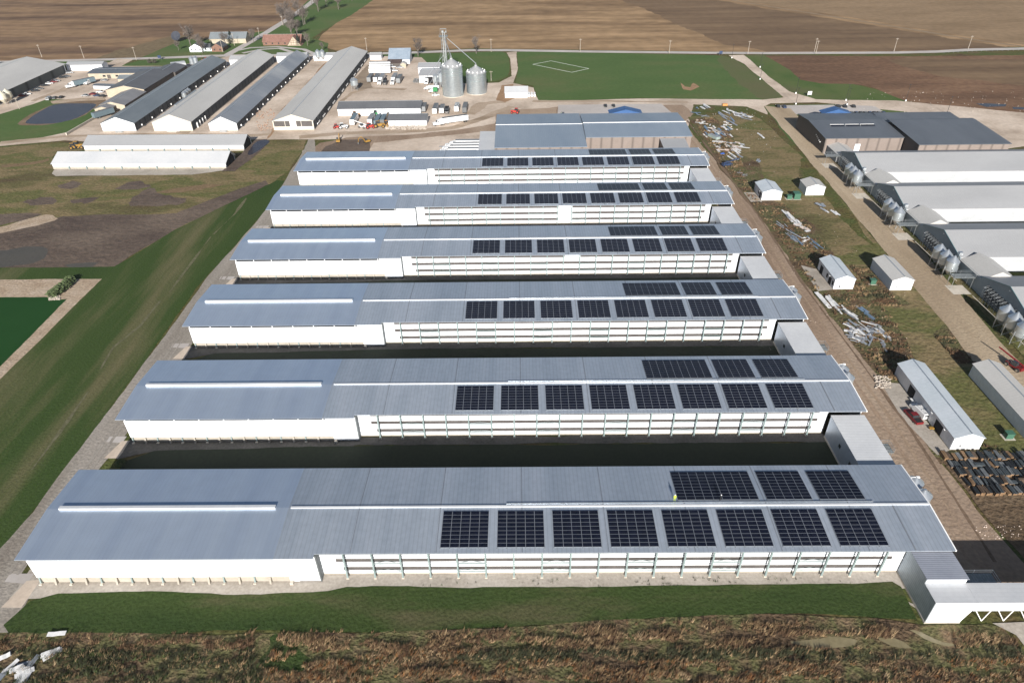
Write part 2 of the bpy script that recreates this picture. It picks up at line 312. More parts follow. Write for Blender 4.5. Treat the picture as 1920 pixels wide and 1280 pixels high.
# muddy places in the yard
YB = mat('yard_track_brown', [(.3, .23, .165), (.38, .3, .23), (.25, .19, .135)], .08, st=(.4, 1, 1), fine=.15, rough=.95)
for pp, ww in (([(560, 258), (640, 250), (760, 247), (850, 240), (900, 224), (960, 200)], 6), ([(880, 215), (905, 195), (945, 190)], 7), ([(640, 190), (660, 175), (690, 165), (760, 168)], 4), ([(0, 268), (120, 256), (250, 252), (480, 254), (520, 250)], 4), ([(1000, 190), (1150, 190), (1290, 192)], 3), ([(60, 190), (120, 168), (150, 150)], 5)):
    ribbon('yard_track', pp, ww, YB, 1.2)
sheet('dirt', [(575, 290), (600, 268), (650, 258), (780, 252), (860, 243), (930, 232), (930, 215), (1050, 200), (1280, 197), (1300, 214), (1280, 230), (1000, 240), (900, 248), (760, 262), (700, 268), (690, 290)], DIRT, .8)
sheet('dirt', [(930, 214), (950, 206), (1045, 202), (1045, 215), (1000, 222)], mat('light_dirt', [(.28, .2, .14), (.34, .26, .19)], .1, fine=.15), .8)
sheet('mud', [(600, 290), (610, 275), (640, 262), (690, 262), (695, 276), (692, 290)], MUD, .6)
sheet('dirt', [(500, 262), (530, 205), (580, 150), (610, 118), (640, 118), (612, 145), (565, 195), (518, 245)], ORGD, .8)
sheet('dirt', [(330, 250), (345, 225), (395, 180), (420, 182), (370, 225), (355, 250)], mat('brown_alley', [(.2, .15, .11), (.28, .22, .16)], .1), .6)
sheet('dirt', [(660, 150), (690, 122), (705, 122), (690, 150), (700, 165), (670, 170)], mat('brown_alley', []), .8)
sheet('dirt', [(940, 160), (962, 158), (966, 184), (948, 192), (930, 188)], ORGD, .8)
sheet('office_pad', [(1045, 214), (1047, 197), (1240, 195), (1262, 214)], ROADM, .1)
sheet('office_pad', [(1455, 198), (1480, 215), (1665, 215), (1640, 199), (1560, 197)], ROADM, .1)
sheet('puddle', [(1830, 195), (1850, 194), (1888, 196), (1885, 200), (1850, 201)], PONDM, .3)
sheet('puddle', [(1898, 201), (1930, 202), (1925, 206), (1900, 205)], PONDM, .3)
# west side
sheet('rough_grass', [(-300, 300), (-100, 278), (0, 277), (118, 267), (166, 268), (166, 280), (100, 292), (100, 325), (440, 322), (470, 285), (500, 265), (560, 263), (575, 262), (560, 292), (540, 320), (505, 350), (330, 435), (200, 505), (-300, 505)], OLIVE, .8)
for pts in ([(230, 372), (290, 350), (300, 365), (350, 370), (345, 380), (290, 385), (240, 384)], [(100, 350), (140, 340), (160, 352), (120, 360)], [(40, 378), (100, 365), (110, 380), (60, 388)], [(120, 380), (180, 368), (170, 382)], [(200, 355), (250, 340), (290, 348), (250, 358)]):
    sheet('bare_soil', pts, MUD, 4, smooth=1)
for pts in ([(0, 312), (60, 304), (95, 296), (92, 303), (30, 314)], [(290, 362), (330, 352), (420, 344), (400, 352), (340, 362)]):
    sheet('bare_soil', pts, mat('dry_soil_patch', [(.14, .1, .06), (.2, .14, .085)], .3, fine=.3, rough=.95), 3)
sheet('mud', [(-300, 470), (0, 436), (60, 415), (120, 405), (260, 402), (330, 400), (440, 357), (500, 338), (508, 350), (450, 372), (330, 430), (215, 500), (100, 507), (-300, 508)], MUD, 1)
sheet('wet_mud', [(-200, 470), (0, 470), (60, 462), (95, 468), (80, 490), (0, 500), (-200, 505)], MUDW, 1.5, smooth=1)
sheet('wet_mud', [(120, 495), (190, 490), (170, 503), (130, 503)], MUDW, .8, smooth=1)
sheet('sandy_ridge', [(-60, 436), (0, 425), (50, 412), (85, 402), (105, 404), (112, 412), (60, 425), (10, 437), (-60, 448)], SANDB, 1, smooth=1)
sheet('mud', [(-60, 425), (0, 402), (60, 400), (80, 402), (40, 414), (0, 424)], MUD, 1)
sheet('grass', [(-500, 515), (-300, 507), (215, 500), (330, 430), (450, 372), (520, 338), (535, 340), (500, 392), (440, 462), (385, 521), (290, 652), (150, 842), (60, 965), (0, 1040), (-150, 1270), (-700, 1270), (-500, 900)], GRASSW, .6)
sheet('sandy_bank', [(-300, 527), (192, 523), (150, 563), (0, 712), (-200, 900), (-500, 900)], SANDB, .4)
sheet('lagoon', [(-320, 557), (0, 557), (89, 557), (103, 563), (125, 561), (0, 688), (-230, 900), (-500, 880)], LAGOON, .3)
sheet('service_road', [(-60, 1130), (0, 1028), (60, 960), (150, 842), (290, 655), (385, 523), (440, 463), (500, 393), (545, 322), (572, 280), (578, 262), (590, 262), (590, 300), (580, 345), (520, 425), (440, 530), (330, 690), (170, 900), (40, 1075), (70, 1092), (50, 1130), (20, 1190), (-120, 1260)], mat('service_road_gravel', [(.2, .175, .15), (.26, .235, .205), (.3, .27, .24)], .08, st=(1, .2, 1), fine=.2, fscale=1.4, rough=.95, bump=.2), .4)
sheet('gravel_path', [(-103, 82), (-101, 83), (-100, 82.3), (-88, 82.3), (-41, 82), (-37, 84), (20, 84), (77.5, 83.7), (78, 78), (74, 82.2), (79, 79), (79, 95), (-103, 95)], GRAVG, .4, world=True)
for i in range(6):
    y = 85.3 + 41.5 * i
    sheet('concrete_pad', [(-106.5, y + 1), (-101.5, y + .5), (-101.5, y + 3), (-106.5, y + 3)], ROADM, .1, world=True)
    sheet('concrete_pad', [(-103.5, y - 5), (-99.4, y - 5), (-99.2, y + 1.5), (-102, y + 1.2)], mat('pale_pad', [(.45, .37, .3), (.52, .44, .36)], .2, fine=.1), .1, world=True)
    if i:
        sheet('gravel_path', [(-100, y - 5.5), (-92, y - 2.4), (-45, y - 2.2), (-41, y - .9), (77, y - .8), (77, y + 2.4), (-100, y + 2)], mat('shade_painted_gravel', [(.09, .085, .078), (.14, .13, .12)], .1, fine=.2, fscale=1.6, rough=.95), .4, world=True)  # darker copy of the gravel; shade of the gap is put into its colour
        sheet('grass', [(-98, y - 16.5), (77, y - 16.5), (77, y - .9), (-40, y - 1.0), (-92, y - 2.5), (-98, y - 6)], mat('shade_painted_lawn', [(.01, .018, .007), (.016, .024, .01)], .05, fine=.25), .4, world=True)  # grass colour darkened to deepen the shade between the barns
# south side
sheet('grass', [(20, 1190), (8, 1172), (55, 1128), (110, 1112), (210, 1109), (560, 1113), (615, 1109), (650, 1101), (1000, 1101), (1300, 1097), (1672, 1092), (1688, 1100), (1705, 1130), (1720, 1163), (1640, 1158), (1500, 1150), (1440, 1150), (1240, 1158), (960, 1175), (700, 1186), (480, 1184), (250, 1190)], GRASS, .45)
sheet('weeds_ground', [(-300, 1200), (0, 1186), (250, 1190), (480, 1184), (700, 1186), (960, 1175), (1240, 1158), (1440, 1150), (1640, 1158), (1730, 1169), (1850, 1168), (1880, 1176), (1920, 1230), (2200, 1500), (960, 1700), (-400, 1500)], BROWNW, .5)
for pts in ([(1470, 1203), (1530, 1200), (1560, 1192), (1610, 1198), (1600, 1212), (1540, 1215)], [(1640, 1196), (1670, 1192), (1700, 1205), (1712, 1218), (1680, 1216)], [(1700, 1178), (1720, 1180), (1760, 1200), (1800, 1208), (1780, 1216), (1740, 1204)], [(1860, 1215), (1890, 1222), (1885, 1230)]):
    sheet('puddle', pts, MURKY, .3, smooth=1)
sheet('grass', [(505, 1186), (560, 1185), (556, 1215), (590, 1240), (560, 1262), (510, 1262), (480, 1240), (505, 1215)], mat('gap_grass', [(.03, .055, .015), (.06, .07, .03)], .2, fine=.3, fscale=2, rough=.95, bump=.4), .5, smooth=1)
for (pp, ww) in (([(462, 372), (440, 402), (400, 440)], .8), ([(396, 444), (350, 505), (318, 548)], .7), ([(300, 565), (262, 612), (212, 652), (188, 693)], .6), ([(165, 735), (120, 800), (60, 880)], .5)):
    ribbon('worn_line', pp, ww, mat('worn_track_line', [(0.14, 0.133, 0.084), (0.091, 0.091, 0.049)], .4, fine=.3, rough=.95), .5)
# east side
sheet('dirt_road', [(86, 84.5), (104, 84.5), (104, 88), (102.5, 104), (101.5, 121), (101, 153), (99, 194), (99, 246), (96, 323), (92, 372), (94, 400), (84, 400), (84, 330), (84, 200)], DIRT, .7, world=True)
sheet('rough_grass', [(97, 391), (112, 394), (130, 400), (137, 385), (140, 295), (135.2, 215), (133.5, 178), (131.5, 151), (129, 120), (102, 119), (101.5, 153), (99.5, 194), (99.5, 246), (96.5, 323)], OLIVE, .7, world=True)
sheet('weeds_ground', [(97, 388), (112, 391), (114, 370), (111, 330), (116, 318), (113, 300), (104, 290), (105, 284), (118, 250), (115, 216), (118, 190), (117, 168), (114, 153), (113, 122), (101.2, 118), (100.6, 153), (98.7, 194), (98.7, 246), (95.7, 323)], BROWNW, .9, world=True)
sheet('weeds_ground', [(118, 216), (126, 216), (126, 199), (128, 190), (122, 188), (119, 200)], BROWNW, .8, world=True)
sheet('weeds_ground', [(133, 178), (126, 172), (127, 168), (131, 162), (130, 150), (133, 165)], BROWNW, .8, world=True)
sheet('weeds_ground', [(129, 300), (139, 325), (139, 280), (134, 230), (131, 240), (132, 270)], GR_DRY, 1.2, world=True)
for k, (dx, c) in enumerate(((92, (.3, .22, .16)), (94.4, (.31, .23, .165)), (97.2, (.17, .12, .085)))):
    ribbon('wheel_track', [(dx + 1, 90), (dx + 2 + k * .3, 130), (dx + .5, 200), (dx + 1.2, 260), (dx - .5, 330), (dx - 2, 385)], .8, mat('wheel_track_%d' % k, [c, tuple(v * .8 for v in c)], .3, st=(1, .1, 1), fine=.25, rough=.95), .5, world=True)
for k, dx in enumerate((133.5, 136, 139.5)):
    ribbon('wheel_track', [(dx, 125), (dx + 2.5, 165), (dx + 5.5, 215), (dx + 9, 290), (dx + 12.5, 370)], .9, mat('wheel_track_pale', [(.38, .32, .255), (.33, .27, .21)], .3, st=(1, .1, 1), fine=.25, rough=.95), .6, world=True)
for dx in (-106.5, -104.8):
    ribbon('wheel_track', [(dx, 88), (dx + .5, 200), (dx + 1.5, 300)], .5, mat('wheel_track_grey', [(.3, .275, .245), (.25, .225, .2)], .3, st=(1, .1, 1), fine=.25, rough=.95), .3, world=True)
sheet('gravel_pad', [(101.5, 217), (106, 214), (106.5, 200), (101, 199)], GRAVG, .4, world=True)
sheet('gravel_pad', [(99, 283), (104, 283), (104, 273), (99.5, 273)], GRAVG, .4, world=True)
sheet('gravel_pad', [(100.5, 150), (105.5, 149), (105.5, 123), (102, 121), (100, 132)], GRAVG, .6, world=True)
sheet('dirt_road', [(146, 411), (160, 405), (156, 360), (154, 301), (151, 260), (150.4, 240), (147, 193), (144.5, 166), (143, 120), (128, 118), (130.7, 151), (133, 178), (135, 215), (139.7, 295), (144, 380)], DIRTE, .5, world=True)
sheet('verge', [(152, 330), (154, 330), (154, 120), (146, 120), (147, 160), (149, 193), (151, 240)], OLIVE, .3, world=True)
sheet('weeds_ground', [(102, 119), (130, 119), (136, 95), (132, 60), (103, 60), (105, 88)], mat('trampled_earth', [(.07, .05, .032), (.12, .085, .055), (.16, .12, .08)], .1, st=(.3, 1, 1), fine=.35, fscale=1, rough=.95, bump=.5), .8, world=True)
sheet('gravel_yard', [(1860, 1168), (2050, 1160), (2250, 1500), (1960, 1260), (1905, 1190)], GRAVG, .3)

# ---------------------------------------------------------------- the six long barns
X0, X1, SL, ZE, DEP, PITCH = -100.3, 85.2, .075, 8.4, 24.5, 41.5
XW, XL, XS = -41.0, 76.8, -48.9
def long_barn(label):
    t = thing('poultry_barn', label, 'barn', (0, 85.3, 0), 0, 'six long white poultry barns')
    W = DEP; yr = W / 2
    def zn(y): return ZE + y * SL
    def zf(y): return ZE + (W - y) * SL
    zr = zn(yr); e = 1.05
    m = M(); m.slab([(X0, 0, ZE), (XS, 0, ZE), (XS, yr, zr), (X0, yr, zr)], .18); m.slab([(X0, yr, zr), (XS, yr, zr), (XS, W, ZE), (X0, W, ZE)], .18)
    obj('smooth_roof', m, SMOOTH, t)
    m = M(); m.slab([(XS + .004, 0, ZE), (XW, 0, ZE), (XW, e, zn(e)), (X1, e, zn(e)), (X1, yr, zr), (XS + .004, yr, zr)], .18)
    m.slab([(XS + .004, yr, zr), (X1, yr, zr), (X1, W, ZE), (XS + .004, W, ZE)], .18)
    obj('ribbed_roof', m, RIB, t)
    m = M(); m.slab([(X1 + .003, e, zn(e) + .06), (X1 + .25, e, zn(e) + .06), (X1 + .25, yr, zr + .06), (X1 + .003, yr, zr + .06)], .3)
    m.slab([(X1 + .003, yr, zr + .06), (X1 + .25, yr, zr + .06), (X1 + .25, W, ZE + .06), (X1 + .003, W, ZE + .06)], .3)
    obj('gable_trim', m, TRIM, t)
    # ridge vents
    m = M(); m.box(-97.5, -51.6, yr - .4, yr + .35, zr - .1, zr + .5); obj('ridge_vent', m, mat('ridge_sheet', [(.5, .52, .55), (.58, .6, .62)], .1, rough=.4, metal=.2, fine=.06), t)
    m = M(); m.box(-48.4, X1 - .1, yr - .25, yr + .2, zr - .1, zr + .2); obj('ridge_vent', m, mat('ridge_sheet', []), t)
    m = M(); m.box(-3, 74, yr + .75, yr + .9, zr - .12, zr + .12); obj('cable_tray', m, GALV, t)
    # west section walls
    m = M(); m.box(-98.9, XW, .75, .95, 1.75, 7.15); m.box(-98.9 + 50.5, XW, .76, .93, 7.15, 8.2); m.box(XW - 6.2, XW - .01, .74, .96, .35, 1.75); obj('front_wall', m, WHT, t)
    m = M(); m.box(-98.9, XW - 6.2, .88, 1.2, 0, 1.75); obj('wall_base', m, CONCL, t)
    for k in range(9): m = M(); m.box(-98.7 + k * 6.2, -98.5 + k * 6.2, .8, 1.0, 7.15, 8.2); obj('eave_post', m, TRIM, t)
    m = M(); m.box(-98.6, -48.5, 1.3, 1.35, 6.9, 8.2); obj('eave_dark_backing', m, DARK, t)  # dark board added behind the eave slot, paints the unlit interior
    m = M(); m.box(-98.85, -98.65, .97, W - .8, 0, 8.2); obj('west_wall', m, WHT, t)
    m = M(); m.box(-98.6, X1 - .5, W - .9, W - .7, 0, 8.2); obj('rear_wall', m, WHT, t)
    m = M(); m.box(X1 - .45, X1 - .25, 2.4, W - .7, 0, 8.2); obj('east_wall', m, WHTR, t)
    m = M(); m.box(XW + .002, XW + .3, .7, 2.5, 0, 8.15); obj('return_wall', m, mat('return_wall_grey', [(.12, .135, .14), (.16, .175, .18)], .3, rough=.6, fine=.06, ribs=(1, .4), ribd=.2), t)
    # steel and concrete feet along the west section
    k = 0; x = -98.6
    while x < XW - 8:
        m = M()
        if k % 2 == 0:
            m.add([(x, .3, 0), (x + .28, .3, 0), (x + .28, .86, 0), (x, .86, 0), (x, .7, 1.85), (x + .28, .7, 1.85), (x + .28, .86, 1.85), (x, .86, 1.85)], [(0, 3, 2, 1), (4, 5, 6, 7), (0, 1, 5, 4), (1, 2, 6, 5), (2, 3, 7, 6), (3, 0, 4, 7)])
            m.box(x - .15, x + .43, .05, .5, 0, .35, 1); obj('foot_post', m, [STEEL, CONC], t)
        else:
            m.add([(x, .15, 0), (x + .4, .15, 0), (x + .4, .87, 0), (x, .87, 0), (x, .6, 1.8), (x + .4, .6, 1.8), (x + .4, .87, 1.8), (x, .87, 1.8)], [(0, 3, 2, 1), (4, 5, 6, 7), (0, 1, 5, 4), (1, 2, 6, 5), (2, 3, 7, 6), (3, 0, 4, 7)])
            obj('buttress', m, CONCL, t)
        x += 3.15; k += 1
    m = M(); m.box(XW - 5.4, XW - 4.2, .66, .73, .3, 2.3); obj('door', m, mat('door_white', [(.6, .62, .64)], .5, fine=.02), t)
    m = M(); m.box(XW - 6.1, XW - 5.4, -.1, .7, 0, .7); obj('steps', m, CONC, t)
    # main section wall: white panels with ledges and louvre strips
    m = M(); m.box(XW + .2, XL, 2.5, 2.7, .45, 8.3)
    obj('panel_wall', m, WHT, t)
    for z in (1.3, 3.0, 3.75, 5.6, 6.35):
        m = M(); m.box(XW + .2, XL, 2.43, 2.499, z, z + .09); obj('panel_joint', m, mat('panel_joint_grey', [(.17, .18, .19), (.22, .23, .24)], .4, fine=.05), t)
    m = M(); m.box(XW + .2, XL, 2.46, 2.72, 0, .449); obj('wall_base', m, CONCL, t)
    for k, z in enumerate((1.72, 4.32, 6.95)):
        m = M(); m.box(XW + 3.4 + (1.2 if k == 0 else 0), XL - 2.2 - (1 if k == 0 else 0), 2.4, 2.497, z - .15, z + .88); obj('louvre_strip', m, STRIP, t)
        m = M(); m.box(XW + 3.4, XL - 2.2, 2.36, 2.497, z + .9, z + .95); obj('ledge', m, TRIM, t)
    pm_ = M(); pm_.box(-.16, .16, -.02, .36, .25, 8.28); pm_.box(-.3, .3, -.1, .5, 0, .3, 1)
    p0 = obj('post', pm_, [STEEL, CONC], t, loc=(-35.6, 1.35, 0))
    xs = [-35.6 + 5.69 * k for k in range(20)]
    for x in xs[1:]:
        c = p0.copy(); COL.objects.link(c); c.location = (x, 1.35, 0); c.parent = t
    for k in range(1, 19, 3):
        m = M()
        for z in (2.0, 4.6):
            m.box(xs[k] + .17, xs[k + 1] - .17, 1.45, 1.6, z, z + .16)
            m.tube((xs[k] + .2, 1.6, z + .3), (xs[k] + 2.8, 1.6, z + .75), .04, n=4); m.tube((xs[k + 1] - .2, 1.6, z + .3), (xs[k] + 2.8, 1.6, z + .75), .04, n=4)
        obj('brace', m, STEEL, t)
    # solar arrays
    def arr(xa, nc, far):
        m = M(); cw, chh = 1.9, .967; n = 9
        ya = (2.2 if not far else 13.65)
        zz = zn if not far else zf
        m.slab([(xa, ya, zz(ya) + .2), (xa + nc * cw, ya, zz(ya) + .2), (xa + nc * cw, ya + n * chh, zz(ya + n * chh) + .2), (xa, ya + n * chh, zz(ya + n * chh) + .2)], .08, 1)
        for i in range(nc):
            for j in range(n):
                a, b = xa + i * cw + .05, xa + (i + 1) * cw - .05; c, d = ya + j * chh + .045, ya + (j + 1) * chh - .045
                m.add([(a, c, zz(c) + .215), (b, c, zz(c) + .215), (b, d, zz(d) + .215), (a, d, zz(d) + .215)], [(0, 1, 2, 3)], 0)
        for i in range(nc + 1):
            m.box(xa + i * cw - .06, xa + i * cw + .06, ya - .25, ya - .02, zz(ya) + .02, zz(ya) + .12, 1)
        return obj('solar_array', m, [PANEL, PFRAME], t)
    for k in range(8): arr(-16.1 + 11.32 * k, 5, False)
    arr(33.2, 9, True); arr(52, 5, True); arr(63.1, 5, True)
    SEAM = mat('roof_seam', [(.2, .225, .265), (.25, .275, .315)], .3, rough=.5, metal=.3, fine=.1)
    for k in range(7):
        x = -34 + 17.07 * k; m = M(); e2 = e + .05
        m.slab([(x, e2, zn(e2) + .03), (x + .22, e2, zn(e2) + .03), (x + .22, yr - .3, zr + .01), (x, yr - .3, zr + .01)], .03)
        m.slab([(x, yr + .3, zr + .01), (x + .22, yr + .3, zr + .01), (x + .22, W - .1, ZE + .03), (x, W - .1, ZE + .03)], .03); obj('roof_seam', m, SEAM, t)
    # small roof seam cover and lamp arm on the east side
    m = M(); m.slab([(77.4, e + .1, zn(e) + .07), (77.65, e + .1, zn(e) + .07), (77.65, yr - .45, zr + .05), (77.4, yr - .45, zr + .05)], .06); obj('roof_cable', m, PFRAME, t)
    m = M(); m.tube((X1, W - 3, 7.2), (X1 + 2.6, W - 3, 7.6), .07, n=5); m.cbox(X1 + 2.8, W - 3, 7.45, .7, .45, .2); obj('wall_lamp', m, TRIM, t)
    return t
barn = long_barn('nearest and lowest in view of six long white barns, its solar arrays blackest')
LB = ['second long barn from the camera, behind the widest dark strip of shade', 'third long barn from the camera, in the middle of the row of six', 'fourth long barn from the camera, with a gap in its front louvres near the middle', 'fifth long barn from the camera, second from the back of the row', 'sixth and rearmost long barn of the row, just before the low slate blue halls']
barns = [barn]
for i in range(1, 6): barns.append(dup(barn, (0, 85.3 + PITCH * i, 0), label=LB[i - 1], group='six long white poultry barns'))
# a bay of the third and fourth barn with the louvres covered in white
for i, xb, zs in ((4, G(1047.5, 384, 8).x, (1.55, 4.15, 6.8)), (3, G(1059, 476, 8).x, (6.8,))):
    for z in zs:
        m = M(); m.box(xb, xb + 5.5, 2.3, 2.39, z, z + 1.0); obj('louvre_cover', m, WHT, barns[i])

# feed bins with hopper, cone roof and legs
def feed_bin(label, r=1.85, zh=2.2, zb=3.6, zt=7.6, zc=9.0, group=None, legs=4):
    t = thing('feed_bin', label, 'feed bin', (0, 0, 0), 0, group)
    m = M(); m.lathe([(.35, zh - .4), (r, zb)], n=20); obj('hopper', m, GALV, t, True)
    m = M(); m.lathe([(r, zb + .002), (r, zt)], n=28); obj('bin_wall', m, GALVR, t, True)
    m = M(); m.lathe([(r + .1, zt + .003), (.3, zc), (.3, zc + .2), (.02, zc + .25)], n=24); obj('cone_roof', m, GALV, t, True)
    lg = M(); lg.box(-.07, .07, -.07, .07, 0, zb + .9)
    for k in range(legs):
        a = math.pi / legs + k * 2 * math.pi / legs; m = M(); x, y = (r + .06) * math.cos(a), (r + .06) * math.sin(a)
        m.box(x - .07, x + .07, y - .07, y + .07, 0, zb + 1.2); obj('leg', m, GALV, t)
    m = M()
    for k in range(legs):
        a = math.pi / legs + k * 2 * math.pi / legs; b = a + 2 * math.pi / legs
        m.tube(((r + .06) * math.cos(a), (r + .06) * math.sin(a), .4), ((r + .06) * math.cos(b), (r + .06) * math.sin(b), zb - .3), .035, n=4)
    obj('cross_brace', m, GALV, t)
    return t
fb = feed_bin('shiny feed bin', 1.75, 2, 3.3, 6.2, 7.4)
NB = ['nearest', 'second', 'third', 'fourth', 'fifth', 'rearmost']
first = True
for i in range(6):
    y = 85.3 + PITCH * i
    for j, (dx, dy) in enumerate(((2.6, 21.5), (2.6, 17.8))):
        lab = '%s cone-topped galvanised feed bin at the east end of the %s long barn' % (('rear', 'front')[j], NB[i])
        if first: fb.location = (X1 + dx, y + dy, 0); fb['label'] = lab; fb['group'] = 'feed bins at the east ends of the long barns'; first = False
        else: dup(fb, (X1 + dx, y + dy, 0), 0, lab, 'feed bins at the east ends of the long barns')

# link buildings between the barns, on the east side
def link(y0, y1, label, z=7.35):
    t = thing('link_building', label, 'building', (0, y0, 0), 0, 'link buildings between the long barns')
    D = y1 - y0
    m = M(); m.box(XL + .1, XL + .3, 0, D, .5, z - .15); obj('side_wall', m, RIB, t)
    m = M(); m.box(84.5, 84.7, 0, D, .5, z - .15); obj('side_wall', m, WHTR, t)
    m = M(); m.box(XL - .05, 84.75, .02, D - .02, 0, .5); obj('wall_base', m, CONC, t)
    m = M(); m.slab([(XL - .1, .01, z), (84.95, .01, z), (84.95, D - .01, z), (XL - .1, D - .01, z)], .15); obj('roof', m, mat('link_roof', [(.5, .51, .53), (.6, .61, .62)], .1, rough=.5, fine=.04, ribs=(1, .55), ribd=.3), t)
    for k in range(2):
        m = M(); m.box(XL + .03, XL + .09, 4 + k * 6, 5 + k * 6, 3.5, 4.5); obj('window', m, GLASS, t)
    return t
for i in range(5):
    y = 85.3 + PITCH * i
    link(y + DEP + .05, y + PITCH + 1.0, 'flat pale link building joining the %s and %s long barns' % (NB[i], NB[i + 1]))
# loading platforms with railings by the link buildings
def platform(label, lx=3.6, ly=3.2, z=4.2):
    t = thing('loading_platform', label, 'platform', (0, 0, 0), 0, None)
    m = M(); m.box(0, lx, 0, ly, z - .12, z); obj('deck', m, mat('grating', [(.2, .22, .22), (.28, .3, .3)], 2, rough=.5, metal=.3, fine=.15, ribs=(0, .5), ribd=.3), t)
    m = M()
    for x in (0.05, lx / 2, lx - .05):
        for y in (.05, ly - .05): m.tube((x, y, z), (x, y, z + 1.1), .04, n=4)
    for h in (.55, 1.1):
        m.tube((0, .05, z + h), (lx, .05, z + h), .035, n=4); m.tube((0, ly - .05, z + h), (lx, ly - .05, z + h), .035, n=4); m.tube((lx - .05, 0, z + h), (lx - .05, ly, z + h), .035, n=4)
    obj('railing', m, GALV, t)
    for x in (.3, lx - .3):
        for y in (.3, ly - .3):
            m = M(); m.tube((x, y, 0), (x, y, z - .12), .07, n=5); obj('leg', m, GALV, t)
    return t
for i in range(5):
    y = 85.3 + PITCH * i
    p = platform('steel platform with railings beside the link between the %s and %s long barns' % (NB[i], NB[i + 1])); p.location = (85.1, y + DEP + 8, 0); p['group'] = 'steel platforms by the link buildings'

# near annex and conveyor gallery at the lower right
t = thing('annex', 'tall ribbed annex at the near east corner, its metal side wall in shade', 'building', (0, 76.1, 0))
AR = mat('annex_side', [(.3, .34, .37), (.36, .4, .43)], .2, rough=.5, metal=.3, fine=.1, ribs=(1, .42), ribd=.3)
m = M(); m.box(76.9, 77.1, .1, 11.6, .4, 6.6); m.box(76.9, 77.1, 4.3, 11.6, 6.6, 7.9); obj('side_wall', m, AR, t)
m = M(); m.box(84.4, 84.6, 4.3, 11.6, .4, 7.9); obj('side_wall', m, WHTR, t)
m = M(); m.box(76.8, 83.6, .05, .3, 0, .4); m.box(76.8, 77.15, .3, 11.5, 0, .4); obj('wall_base', m, CONCL, t)
m = M(); m.add([(77.11, .1, .4), (83.5, .1, .4), (84.5, .1, 3.9), (84.5, .1, 6.5), (77.11, .1, 6.5), (77.11, .3, .4), (83.5, .3, .4), (84.5, .3, 3.9), (84.5, .3, 6.5), (77.11, .3, 6.5)], [(0, 1, 2, 3, 4), (9, 8, 7, 6, 5), (0, 5, 6, 1), (1, 6, 7, 2), (2, 7, 8, 3), (3, 8, 9, 4), (4, 9, 5, 0)]); obj('front_wall', m, WHT, t)
m = M(); m.box(77.11, 84.39, 4.3, 4.5, 6.62, 7.88); obj('front_wall', m, WHT, t)
m = M(); m.slab([(76.8, 4.1, 7.98), (84.8, 4.1, 7.98), (84.8, 10.6, 7.98), (76.8, 10.6, 7.98)], .1)
obj('roof', m, mat('annex_roof', [(.34, .36, .42), (.42, .44, .5)], .1, rough=.4, metal=.3, fine=.04, ribs=(1, .45), ribd=.6, ribb=1), t)
m = M(); m.slab([(76.85, 0, 6.62), (84.6, 0, 6.62), (84.6, 4.28, 6.62), (76.85, 4.28, 6.62)], .1); obj('lower_roof', m, WROOF, t)
t = thing('conveyor_gallery', 'white raised gallery on V shaped legs leaving the annex to the right', 'gallery', (84.62, 76.1, 0))
m = M(); m.box(0, 46, .1, 4.1, 3.95, 6.5); obj('gallery_wall', m, WHT, t)
m = M(); m.slab([(0, 0, 6.62), (46, 0, 6.62), (46, 4.28, 6.62), (0, 4.28, 6.62)], .1); obj('roof', m, WROOF, t)
for k in range(4):
    x = 3.4 + k * 4.2
    m = M(); m.tube((x, .6, 0), (x - 2.7, .3, 3.95), .1); m.tube((x, .6, 0), (x + .3, .3, 3.95), .1); obj('leg', m, TRIM, t)
    m = M(); m.tube((x, 3.6, 0), (x - 2.7, 3.9, 3.95), .1); m.tube((x, 3.6, 0), (x + .3, 3.9, 3.95), .1); obj('leg', m, TRIM, t)
p = platform('grated platform in deep shade behind the white gallery', 7.2, 2.8, 4.6); p.location = (85, 81.2, 0)

